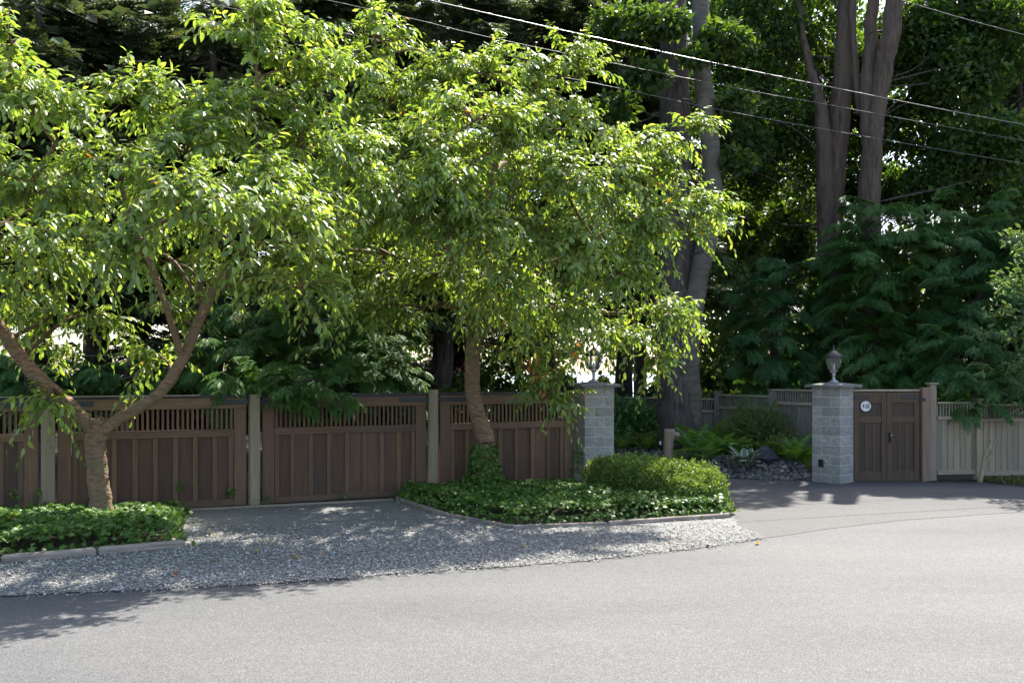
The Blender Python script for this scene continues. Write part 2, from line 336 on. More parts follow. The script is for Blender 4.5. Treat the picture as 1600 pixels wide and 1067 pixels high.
# ground: flat near, a raised planting strip, and a bluff falling to the sea behind the wood
xs = np.concatenate([[-3000, -800, -200], np.linspace(-60, -14, 12), np.linspace(-13, 13, 66), np.linspace(14, 60, 12), [200, 800, 3000]])
ys = np.concatenate([[-200, -60, -20], np.linspace(0, 18, 19), np.linspace(18.4, 30, 40), np.linspace(31, 60, 16), [75, 100]])
def ground_z(x, y):
    # raised planting bed right of the drive
    e = drive_edge_y(x); t = min(max((y - e) / 1.3, 0), 1) if x > 1.6 and x < 6.3 else 0
    z = .3 * (t * t * (3 - 2 * t)) if y < 60 else 0
    if y > 44: z -= (y - 44) * .55
    return z
def drive_edge_y(x):
    return float(np.interp(x, [1.6, 3.0, 4.2, 5.0, 6.3], [25.0, 23.2, 21.6, 20.7, 20.55]))
V = np.array([(x, y, ground_z(x, y)) for y in ys for x in xs]); nx = len(xs)
Fc = [(j * nx + i, j * nx + i + 1, (j + 1) * nx + i + 1, (j + 1) * nx + i) for j in range(len(ys) - 1) for i in range(nx - 1)]
o = link('ground', np_mesh('ground', V, Fc, MT['soil'], True)); o['kind'] = 'structure'
sheet('sea', [(-4000, 50), (4000, 50), (4000, 5000), (-4000, 5000)], -12, MT['water'])
ROAD_EDGE = [(-60, 1.0), (-20, 5.4), (-9, 8.5), gp(0, 932), gp(290, 920), gp(400, 914), gp(540, 904), gp(700, 892), gp(900, 878), gp(1100, 856), gp(1195, 841)]
right_side = [gp(1195, 841), (3.3, 14.4), (3.4, 15.6), (3.75, 16.4), (3.2, 18.2), (2.35, 20.4), (1.2, 22.5), (-2, 25.5), (0.6, 27), (3.0, 23.3), (4.2, 21.7), (5.0, 20.8), (6.2, 20.6), (8.5, 20.6), (9.35, 20.35), (9.9, 19.3), (11.2, 18.0), (14, 17.2), (60, 13)]
sheet('road', [(x, y + .35) for x, y in ROAD_EDGE[:-1]] + right_side + [(60, -40), (-60, -40)], .004, MT['road'])
seam = [gp(1195, 841), gp(1300, 826), gp(1420, 812), gp(1600, 800), (14, 16.2)]
sheet('driveway', right_side[:-2] + [(13.9, 17.1)] + wobble(seam, .3, .02)[::-1][:-1], .008, MT['drive'])
BED_R = [gp(620, 782), gp(700, 808), gp(800, 827), gp(950, 822), gp(1140, 809)]
GRAVEL = wobble([(-20, 5.4), (-9, 8.5)] + [gp(0, 932), gp(290, 920), gp(400, 914), gp(540, 904), gp(700, 892), gp(900, 878), gp(1100, 856), gp(1195, 841)], .1, .05) + \
    [(3.32, 14.4), (3.4, 15.3)] + BED_R[::-1][1:] + [gp(616, 783.5), gp(296, 799.5), (-4.5, 13.5), gp(290, 857), gp(0, 882), (-10, 9.3), (-20, 6.5)]
sheet('gravel_verge', GRAVEL, .012, MT['gravelbase'])
def in_poly(P, poly):
    poly = np.asarray(poly); x, y = P[:, 0], P[:, 1]; ins = np.zeros(len(P), bool); j = len(poly) - 1
    for i in range(len(poly)):
        xi, yi = poly[i]; xj, yj = poly[j]
        c = ((yi > y) != (yj > y)) & (x < (xj - xi) * (y - yi) / (yj - yi + 1e-12) + xi); ins ^= c; j = i
    return ins
def scatter(poly, n_, lo, hi):
    P = np.column_stack([rng.uniform(lo[0], hi[0], n_), rng.uniform(lo[1], hi[1], n_)]); return P[in_poly(P, poly)]
ICO = ([(0, 0, 1), (.9, 0, .2), (.2, .85, .1), (-.8, .45, .15), (-.7, -.6, 0), (.3, -.9, .15), (0, 0, -.6)],
       [(0, 1, 2), (0, 2, 3), (0, 3, 4), (0, 4, 5), (0, 5, 1), (6, 2, 1), (6, 3, 2), (6, 4, 3), (6, 5, 4), (6, 1, 5)])
P2 = scatter(GRAVEL, 165000, (-7.6, 9.6), (3.6, 17.6))
dens = np.interp(P2[:, 1], [9, 12.4, 13.9, 15, 17.5], [1, 1, .35, .06, .02])
P2 = P2[rng.rand(len(P2)) < dens]
extra = np.array(wobble(ROAD_EDGE[2:], .008, .03)); extra[:, 1] -= np.abs(rng.normal(0, .1, len(extra))) ** 1.3 * 1.4; extra = extra[rng.rand(len(extra)) < .8]
P2 = np.vstack([P2, extra])
S = rng.lognormal(math.log(.0105), .36, len(P2)).clip(.005, .027)
P3 = np.column_stack([P2, .012 + S * .45 + rng.uniform(0, .012, len(P2))])
gv, gf = cloud(P3, sph(len(P3)) * (1, 1, .25), sph(len(P3)) * .3 + (0, 0, 1), S, np.array(ICO[0]) * (1, 1, .55), ICO[1])
tag(link('crushed_gravel', np_mesh('crushed_gravel', gv, gf, MT['stone'])), 'loose blue-grey crushed gravel strewn along the road verge and parking pad', 'gravel', kind='stuff')

# ------------------------------------------------------------------ brown fence
def fline(px):                              # the fence's line
    d = 1 / (.06536 - 1.582e-5 * px); return np.array(((px - 800) / F * d, d))
A0, A1 = fline(75), fline(895); fd = (A1 - A0) / np.linalg.norm(A1 - A0); FA = math.atan2(fd[1], fd[0])
A0 = A0 - fd * 3.2
fence = thing('timber_fence', 'dark brown panelled timber fence with slatted top running behind the young trees', 'fence', (A0[0], A0[1], 0), FA)
def sof(px): return float(np.dot(fline(px) - A0, fd))
posts = [0, sof(75), sof(397), sof(676), sof(895) + .02]
TOP = 1.86
mb = MB()
for i, (a, b_) in enumerate(zip(posts[:-1], posts[1:])):
    x0, x1 = a + .135, b_ - .135
    if i == 3: x1 = b_ - .02
    box('fence_cap', ((a + b_) / 2 + (0 if i < 3 else .03), .0, TOP - .02), (b_ - a - (.23 if i < 3 else .14), .11, .045), MT['cap'], fence)
    box('top_rail', ((x0 + x1) / 2, -.012, TOP - .135), (x1 - x0, .062, .18), MT['brown_rail'], fence)
    for xx, sw in ((x0 + .1, .2), (x1 - .1, .2)):
        box('stile', (xx, -.006, (TOP - .227) / 2), (sw, .06, TOP - .229), MT['brown_frame'], fence)
    xa, xb = x0 + .203, x1 - .203
    box('middle_rail', ((xa + xb) / 2, -.006, TOP - .63), (xb - xa, .058, .125), MT['brown_rail'], fence)
    box('bottom_rail', ((xa + xb) / 2, -.004, .06), (xb - xa, .054, .11), MT['brown_rail'], fence)
    ns = int((xb - xa) / .0775); 
    for k in range(ns):
        xx = xa + (k + .5) * (xb - xa) / ns
        box('slat', (xx, .004, TOP - .397), (.036, .03, .335), MT['brown_frame'], fence, bev=.002)
    nb = 8 if i < 3 else 7; pw = (xb - xa) / nb
    for k in range(nb):
        box('plank', (xa + (k + .5) * pw, .018 + random.uniform(-.003, .003), .64), (pw - .008, .022, 1.06), MT['brown'], fence)
        if k: box('batten', (xa + k * pw, -.006, .641), (.082, .024, 1.052), MT['brown_frame'], fence)
    box('batten', (xa + .045, -.006, .641), (.08, .024, 1.05), MT['brown_frame'], fence)
    box('batten', (xb - .045, -.006, .641), (.08, .024, 1.05), MT['brown_frame'], fence)
    for xx in ((x0 + .24, x1 - .24) if i < 3 else (x0 + .24,)):
        box('hinge_strap', (xx, -.05, TOP - .12), (.56, .01, .085), MT['strap'], fence)
for k, s_ in enumerate(posts[:-1]):
    pm = MB(); h_ = [1.86, 1.87, 1.87, 1.92][k]
    if k == 3:
        nz = 14; pts = [(0, 0, z) for z in np.linspace(-.1, h_, nz)]; pm.tube(pts, np.linspace(.105, .095, nz), 14, .02)
        o = pm.build('round_post', MT['post'], fence, smooth=True); o.location = (s_, -.02, 0)
        o['label'] = 'round pale peeled pole post'
    else:
        box('square_post', (s_, -.02, h_ / 2 - .05), (.2 if k < 2 else .17, .17, h_ + .1), MT['post'], fence, bev=.015)

# ------------------------------------------------------------------ block pillars
def block_mesh(seed, L=.4, D=.2, H_=.195):
    bm = bmesh.new(); bmesh.ops.create_cube(bm, size=1); bmesh.ops.subdivide_edges(bm, edges=bm.edges[:], cuts=3, use_grid_fill=True)
    r = random.Random(seed); g = .007
    for v in bm.verts:
        x, y, z = v.co
        inner = (abs(x) < .49) + (abs(y) < .49) + (abs(z) < .49)
        ox, oy, oz = (1 if abs(x) > .49 else 0), (1 if abs(y) > .49 else 0), (1 if abs(z) > .49 else 0)
        a = r.uniform(.0, .009) if inner == 2 else -.001
        v.co = Vector((x * (L - 2 * g) + math.copysign(a * ox, x), y * (D - 2 * g) + math.copysign(a * oy, y), z * (H_ - 2 * g) + math.copysign(min(a, .002) * oz, z)))
    me = bpy.data.meshes.new('block'); bm.to_mesh(me); bm.free(); me.materials.append(MT['block']); return me
BLK = [block_mesh(s) for s in range(6)]
def pillar(label, loc, rz, courses=10):
    t = thing('block_pillar', label, 'pillar', loc, rz, 'split-face block gate pillars')
    HC = .195; sc_ = 1.04
    box('mortar_core', (0, 0, HC * courses / 2), (.583 * sc_, .583 * sc_, HC * courses - .006), MT['mortar'], t, bev=.002)
    for c in range(courses):
        mir = c % 2
        for q in range(4):
            ox, oy = (-.1, -.2) if not mir else (.1, -.2)
            a = q * math.pi / 2
            x = ox * math.cos(a) - oy * math.sin(a); y = ox * math.sin(a) + oy * math.cos(a)
            flip = math.pi * random.randint(0, 1)
            link('block', random.choice(BLK), t, (x * sc_, y * sc_, HC * (c + .5)), (0, 0, a + flip), (sc_, sc_, 1))
    w_ = .41
    V = [(-w_, -w_, 0), (w_, -w_, 0), (w_, w_, 0), (-w_, w_, 0), (-w_, -w_, .05), (w_, -w_, .05), (w_, w_, .05), (-w_, w_, .05), (0, 0, .11)]
    Fc = [(0, 3, 2), (0, 2, 1)] + sum([[(i, (i + 1) % 4, 4 + (i + 1) % 4), (i, 4 + (i + 1) % 4, 4 + i), (4 + i, 4 + (i + 1) % 4, 8)] for i in range(4)], [])
    link('capstone', np_mesh('capstone', V, Fc, MT['capstone']), t, (0, 0, HC * courses))
    return t
PL = pillar('grey block pillar at the end of the brown fence, behind the box hedge', (1.62, 19.75, 0), R(17))
PR = pillar('grey block pillar beside the double gate, topped by a clear glass lantern', (6.55, 20.28, -.02), R(43))
box('outlet_box', (-.325, .10, .42), (.035, .1, .15), MT['black'], PR)
def lathe(name, prof, mat, parent, k=16, z=0):
    mb_ = MB(); mb_.tube([(0, 0, zz + i * 1e-5) for i, (r_, zz) in enumerate(prof)], [r_ for r_, zz in prof], k); o = mb_.build(name, mat, parent, smooth=True); return o
def lathe(name, prof, mat, parent, k=12, z=0, smooth=True):
    a = np.arange(k) / k * 2 * np.pi; V = np.concatenate([np.column_stack([np.cos(a) * r_, np.sin(a) * r_, np.full(k, zz)]) for r_, zz in prof]); Fc = []
    for i in range(len(prof) - 1):
        for j in range(k): Fc.append((i * k + j, i * k + (j + 1) % k, (i + 1) * k + (j + 1) % k, (i + 1) * k + j))
    return link(name, np_mesh(name, V, Fc, mat, smooth), parent, (0, 0, z))
def lantern(label, loc):
    t = thing('pillar_lantern', label, 'lantern', loc, R(10), 'lanterns on the block pillars')
    lathe('base', [(0, 0), (.11, 0), (.10, .02), (.05, .04), (.032, .06), (.03, .13), (.045, .15), (.03, .17), (.05, .2), (.085, .225), (.09, .235), (0, .235)], MT['lampstem'], t)
    lathe('glass', [(.085, .238), (.125, .30), (.148, .38), (.155, .47), (.152, .50)], MT['glass'], t, 12)
    for q in range(6):
        a = q * math.pi / 3; mb_ = MB()
        mb_.tube([(math.cos(a) * r_, math.sin(a) * r_, z) for r_, z in ((.09, .236), (.13, .30), (.154, .38), (.161, .47), (.158, .505))], [.006] * 5, 5)
        mb_.build('glazing_bar', MT['lampmetal'], t)
    lathe('candle_bulb', [(0, .24), (.025, .24), (.025, .33), (.018, .36), (0, .40)], MT['plate'], t, 8)
    lathe('roof', [(.15, .50), (.18, .505), (.178, .525), (.12, .59), (.085, .615), (.06, .64), (.03, .655), (0, .66)], MT['lampmetal'], t, 12)
    lathe('finial', [(.02, .655), (.032, .675), (.018, .69), (.012, .72), (.004, .76), (0, .765)], MT['lampmetal'], t, 8)
    return t
lantern('pewter lantern with clear glass on the pillar beside the double gate', (6.55, 20.28, 2.03))
lantern('pewter lantern half hidden by leaves on the pillar at the fence end', (1.62, 19.75, 2.05))

# ------------------------------------------------------------------ double gate with number plate
G0, G1 = np.array((6.93, 20.22)), np.array((8.31, 20.33)); gdir = (G1 - G0) / np.linalg.norm(G1 - G0); GA = math.atan2(gdir[1], gdir[0]); GW = np.linalg.norm(G1 - G0) / 2
def gate_leaf(label, s0, handle):
    p = G0 + gdir * s0
    t = thing('gate_leaf', label, 'gate', (p[0], p[1], .03), GA, 'leaves of the double gate'); W = GW - .008; Hh = 1.80
    x0 = .004
    box('stile', (x0 + .055, 0, Hh / 2), (.11, .05, Hh), MT['gateframe'], t); box('stile', (x0 + W - .055, 0, Hh / 2), (.11, .05, Hh), MT['gateframe'], t)
    cx = x0 + W / 2; iw = W - .224
    for z, h_ in ((Hh - .11, .22), (1.245, .13), (.1, .2)): box('rail', (cx, .002, z), (iw, .046, h_), MT['gateframe'], t)
    box('panel', (cx, .009, 1.445), (iw + .02, .02, .29), MT['gatewood'], t)
    pw = iw / 3
    for k in range(3): box('plank', (x0 + .112 + (k + .5) * pw, .009, .69), (pw - .002, .02, 1.0), MT['gatewood'], t)
    for k in (1, 2): box('batten', (x0 + .112 + k * pw, -.004, .69), (.05, .018, .973), MT['gateframe'], t)
    box('hinge_strap', ((x0 + .17) if not handle else (x0 + W - .2), -.031, Hh - .1), (.34, .01, .06), MT['strap'], t)
    if handle:
        box('handle_plate', (x0 + .05, -.03, .88), (.05, .01, .2), MT['black'], t)
        mb_ = MB(); mb_.tube([(x0 + .05, -.035, .96), (x0 + .05, -.08, .95), (x0 + .05, -.085, .87), (x0 + .05, -.06, .8), (x0 + .05, -.035, .79)], [.011] * 5, 6); mb_.build('pull_handle', MT['black'], t)
        mb_ = MB(); mb_.tube([(x0 + .075, -.035, .93), (x0 + .075, -.06, .93)], [.022, .02], 8); mb_.build('door_knob', MT['brass'], t)
    return t
gate_leaf('left leaf of the double brown gate, carrying the round number plate', 0, False)
gate_leaf('right leaf of the double brown gate, with the black pull handle', GW, True)
gc = (G0 + G1) / 2
# gate head beam rests between pillar and post
beam = thing('gate_header', 'thin weathered header board across the top of the double gate', 'beam', (gc[0], gc[1], 1.865), GA)
box('board', (0, .02, 0), (GW * 2 - .01, .1, .035), MT['greyrail'], beam)
npos = G0 + gdir * .245
sign = thing('house_number_sign', 'small oval white house number plate reading 4168 on the left gate leaf', 'sign', (npos[0], npos[1], 1.545), GA)
def disc(name, rx, rz_, y0, y1, mat, parent):
    k = 28; a = np.arange(k) / k * 2 * np.pi
    V = [(math.cos(q) * rx, y, math.sin(q) * rz_) for y in (y0, y1) for q in a]
    bm = bmesh.new(); vs = [bm.verts.new(v) for v in V]; bm.faces.new(vs[:k]); bm.faces.new(vs[k:][::-1])
    for j in range(k): bm.faces.new((vs[j], vs[(j + 1) % k], vs[k + (j + 1) % k], vs[k + j]))
    bmesh.ops.recalc_face_normals(bm, faces=bm.faces[:])
    me = bpy.data.meshes.new(name); bm.to_mesh(me); bm.free(); me.materials.append(mat); return link(name, me, parent)
disc('rim', .113, .108, -.034, -.026, MT['lampmetal'], sign); disc('plate', .107, .102, -.041, -.0345, MT['plate'], sign)
cu = bpy.data.curves.new('number', 'FONT'); cu.body = '4168'; cu.size = .16; cu.extrude = .0015; cu.offset = .0016; cu.align_x = 'CENTER'; cu.align_y = 'CENTER'
tmp = bpy.data.objects.new('tmp', cu); COL.objects.link(tmp); bpy.context.view_layer.update()
me = bpy.data.meshes.new_from_object(tmp.evaluated_get(bpy.context.evaluated_depsgraph_get())); bpy.data.objects.remove(tmp)
me.materials.clear(); me.materials.append(MT['digit'])
link('number', me, sign, (0, -.0435, 0), (R(90), 0, 0), (.47, .92, 1))

# gate posts
gp1 = at(1445, 700, 20.35)
t = thing('gate_post', 'reddish square timber post at the hinge side of the double gate', 'post', (gp1[0], 20.36, 0), GA)
box('post', (0, 0, .95), (.17, .17, 1.94), MT['redpost'], t, bev=.008)
box('upper_hinge', (-.07, -.09, 1.68), (.1, .012, .07), MT['strap'], t)
t = thing('gate_post', 'taller grey capped post just right of the reddish gate post', 'post', (at(1456, 700, 20.5)[0], 20.5, 0), GA)
box('post', (0, 0, .98), (.14, .14, 2.0), MT['grey'], t, bev=.008); box('post_cap', (0, 0, 2.0), (.2, .2, .035), MT['grey'], t)

# ------------------------------------------------------------------ grey fences
def grey_fence(name, label, spans, lattice=True, mat='grey', bw=.13, group=None):
    """spans: (xa, ya, xb, yb, z0, ztop)"""
    xa, ya = spans[0][:2]
    t = thing(name, label, 'fence', (xa, ya, 0), 0, group)
    for (x0, y0, x1, y1, z0, zt, post) in spans:
        L = math.hypot(x1 - x0, y1 - y0); a = math.atan2(y1 - y0, x1 - x0); ux, uy = math.cos(a), math.sin(a)
        def P_(s, off, z): return (x0 - xa + ux * s - uy * off, y0 - ya + uy * s + ux * off, z)
        lat = .27
        box('top_rail', P_(L / 2, 0, zt - .02), (L - .02, .1, .04), MT['greyrail'], t, (0, 0, a))
        box('lattice_rail', P_(L / 2, -.02, zt - lat - .06), (L - .04, .06, .07), MT['greyrail'], t, (0, 0, a))
        mb_ = MB(); ns = int(L / .065)
        for k in range(ns):
            mb_.boxx(((k + .5) * L / ns, 0, zt - .04 - lat / 2), (.032, .02, lat - .02))
        o = mb_.build('lattice_slats', MT[mat], t); o.location = P_(0, 0, 0); o.rotation_euler = (0, 0, a); o['kind'] = 'stuff'
        nb = max(1, int(L / bw)); zt2 = zt - lat - .095
        for k in range(nb):
            box('board', P_((k + .5) * L / nb, random.uniform(-.004, .004), (z0 + zt2) / 2), (round(L / nb - .007, 3), .022, round(zt2 - z0, 3)), MT[mat], t, (0, 0, a))
        box('bottom_rail', P_(L / 2, -.02, z0 + .03), (L - .04, .05, .09), MT['greyrail'], t, (0, 0, a))
        if post:
            box('post', P_(L, -.02, (zt + post) / 2), (.13, .13, zt + post), MT[mat], t, (0, 0, a)); box('post_cap', P_(L, -.02, zt + post + .015), (.17, .17, .03), MT[mat], t, (0, 0, a))
    return t
ra = at(1462, 700, 20.55); rb = at(1527, 700, 20.7); rc = at(1700, 700, 21.1); rd = at(1860, 700, 21.6)
grey_fence('board_fence', 'weathered grey-green board fence with slatted top right of the double gate', [(ra[0], 20.55, rb[0], 20.7, .14, 1.62, .04), (rb[0], 20.7, rc[0], 21.1, .1, 1.57, .04), (rc[0], 21.1, rd[0], 21.6, .1, 1.57, .04)])
grey_fence('garden_fence', 'shaded grey stepped garden fence behind the fern bed', [(2.2, 27.2, at(1122, 0, 25.2)[0], 25.2, .25, 1.56, .15), (at(1122, 0, 25.2)[0], 25.2, at(1208, 0, 23.6)[0], 23.6, .3, 1.67, .12), (at(1208, 0, 23.6)[0], 23.6, 7.15, 22.3, .25, 1.83, 0)], mat='backgrey')

# ------------------------------------------------------------------ edging boards
def edging(name, label, pts, w_, h_, mat, seg=1.2, group=None):
    xa, ya = pts[0]; t = thing(name, label, 'edging', (xa, ya, 0))
    for (x0, y0), (x1, y1) in zip(pts[:-1], pts[1:]):
        L = math.hypot(x1 - x0, y1 - y0); a = math.atan2(y1 - y0, x1 - x0); n_ = max(1, round(L / seg))
        for k in range(n_):
            s = (k + .5) * L / n_
            box('timber', (x0 - xa + math.cos(a) * s, y0 - ya + math.sin(a) * s, h_ / 2 + random.uniform(-.008, .008)), (L / n_ - .015, w_, h_), mat, t, (random.uniform(-.04, .04), 0, a + random.uniform(-.01, .01)), bev=min(w_, h_) * .25)
    return t
edging('bed_edging', 'rounded weathered timber edging along the front of the left ivy bed', [(-9.5, 9.65), gp(0, 882), gp(290, 857)], .13, .11, MT['edging'])
edging('bed_edging', 'thin timber board edging round the ivy bed under the right tree', BED_R + [(3.3, 15.4)], .05, .07, MT['edging'], 1.6)
edging('bed_edging', 'long flat board between the parking pad and the brown fence', [gp(296, 798), gp(616, 782)], .05, .045, MT['edgeboard'], 2.4)

# ------------------------------------------------------------------ ivy beds
def ivy_bed(label, poly, lo, hi, n_, hgt, size):
    P = scatter(poly, n_, lo, hi); P = P[:]
    z = hgt(P[:, 0], P[:, 1])
    # thin near the border so the mat rounds off
    pl = np.asarray(poly); nxt = np.roll(pl, -1, 0); dd = np.full(len(P), 9.)
    for a, b_ in zip(pl, nxt):
        ab = b_ - a; tt = np.clip(((P - a) @ ab) / (ab @ ab), 0, 1); dd = np.minimum(dd, np.linalg.norm(P - (a + tt[:, None] * ab), axis=1))
    edge = np.clip(dd / .13, 0, 1); top = z * (.3 + .7 * np.sqrt(edge)) + .06 * np.sin(P[:, 0] * 5 + np.sin(P[:, 1] * 4)) * np.sin(P[:, 1] * 6.3) * edge
    spill = (dd < .12) & (rng.rand(len(P)) < .3); P[spill] += rng.normal(0, .09, (spill.sum(), 2)); top = np.where(spill, .13, top)
    u = rng.rand(len(P)); zz = top * np.where(edge < .9, rng.uniform(.1, 1, len(P)), .72 + .3 * u) + .02
    n3 = len(P); P3 = np.column_stack([P, zz])
    T = np.column_stack([rng.normal(size=n3), rng.normal(size=n3) - .35, rng.normal(size=n3) * .4 - .25])
    N = np.column_stack([rng.normal(size=n3) * .45, rng.normal(size=n3) * .45 - .25, np.ones(n3)]); N[edge < .9] += (0, -.6, -.2)
    S = rng.uniform(size[0], size[1], n3)
    base = P3.mean(0) * (1, 1, 0); t = thing('ivy_bed', label, 'ivy', base)
    v, f = cloud(P3, T, N, S, *IVY)
    o = link('ivy_leaves', np_mesh('ivy_leaves', v - base, f, MT['ivy'], True), t); o['kind'] = 'stuff'
    # matted litter under the leaves
    bm = bmesh.new(); vs = [bm.verts.new((x - base[0], y - base[1], 0.02)) for x, y in poly]; fc = bm.faces.new(vs)
    r = bmesh.ops.inset_region(bm, faces=[fc], thickness=.14, depth=0)
    zc = float(np.median(z)) * .22
    for v_ in fc.verts: v_.co.z = zc
    bmesh.ops.recalc_face_normals(bm, faces=bm.faces[:])
    me = bpy.data.meshes.new('leaf_litter'); bm.to_mesh(me); bm.free(); me.materials.append(MT['core']); o = link('leaf_litter', me, t)
    return t
left_poly = [(-9.7, 9.75), gp(0, 880), gp(289, 854), (-4.35, 12.9), (-4.9, 14.9), (-5.35, 16.2), fline(150) - (0, .15), fline(-60) - (0, .15), (-9.7, 13.6)]
ivy_bed('low mat of bright green ivy round the trunk of the left young tree', left_poly, (-9.8, 9.5), (-4, 16.6), 34000, lambda x, y: np.interp(y, [11, 13, 15, 16.5], [.31, .3, .2, .1]), (.05, .1))
right_poly = [gp(622, 781), gp(702, 806), gp(802, 825), gp(950, 820), gp(1138, 808), (3.55, 15.75), (2.6, 16.0), (1.3, 18.7), (1.2, 19.3), fline(860) - (0, .12), fline(640) - (0, .1)]
ivy_bed('ivy ground cover between the right young tree and the box hedge', right_poly, (-2.4, 14), (3.8, 19.6), 36000, lambda x, y: np.interp(y, [14, 16, 18, 19.5], [.26, .3, .22, .14]), (.045, .085))
# ------------------------------------------------------------------ box hedge
hx0, hy0, hx1, hy1 = 1.78, 18.45, 3.0, 15.95; hw, hh = .54, .66
hL = math.hypot(hx1 - hx0, hy1 - hy0); ha = math.atan2(hy1 - hy0, hx1 - hx0)
ht = thing('box_hedge', 'clipped yellow-green box hedge in front of the left block pillar', 'hedge', (hx0, hy0, 0), ha)
def hedge_surface(n_):
    """points over a rounded, bumpy loaf in the hedge's frame"""
    u = rng.uniform(0, 1, n_); th = rng.uniform(-.08, 1.08, n_) * math.pi
    L = hL; x = u * (L + .5) - .25; ce, se = np.cos(th), np.sin(th)
    endf = np.clip(1 - np.abs((x - L / 2) / (L / 2 + .28)) ** 7, .0, 1) ** .5
    p = 8
    r = (np.abs(ce / hw) ** p + np.abs(np.maximum(se, 0) / hh) ** p) ** (-1 / p)
    bump = 1 + .05 * np.sin(x * 5 + th * 2) + .04 * np.sin(x * 11 + th * 6 + 1) + .03 * np.sin(x * 23 - th * 9) * np.sin(th * 14 + x * 5)
    r = r * bump * (.35 + .65 * endf)
    P = np.column_stack([x, r * ce, np.maximum(r * se * (.85 + .15 * endf), .03)])
    Nn = nrm(np.column_stack([np.sign(x - L / 2) * np.clip(np.abs((x - L / 2) / (L / 2 + .25)) ** 9, 0, 1) * 1.5, np.sign(ce) * np.abs(ce) ** 2, np.maximum(se, 0) ** 2 * 1.1]))
    return P, Nn
P, Nn = hedge_surface(34000); P = P + Nn * rng.normal(0, .028, (len(P), 1)) - Nn * .02
shoots = rng.rand(len(P)) < .16; P[shoots] += Nn[shoots] * rng.uniform(.02, .09, (shoots.sum(), 1))
v, f = cloud(P, Nn * .5 + sph(len(P)) * .8 + (0, 0, .3), Nn * .6 + sph(len(P)) * .7, rng.uniform(.03, .06, len(P)), *RHOMB)
o = link('foliage', np_mesh('foliage', v, f, MT['box']), ht); o['kind'] = 'stuff'
P, Nn = hedge_surface(9000); P = P * (1, .82, .86)
v, f = cloud(P, sph(len(P)), Nn + sph(len(P)) * .3, rng.uniform(.06, .1, len(P)), *RHOMB)
o = link('inner_foliage', np_mesh('inner_foliage', v, f, MT['box']), ht); o['kind'] = 'stuff'
mb = MB()
for k in range(9):
    x = .1 + k * hL / 9; mb.tube([(x, 0, 0), (x + .05, random.uniform(-.1, .1), .3), (x + random.uniform(-.1, .1), random.uniform(-.25, .25), .55)], [.02, .014, .006], 5)
mb.build('stems', MT['twig'], ht)

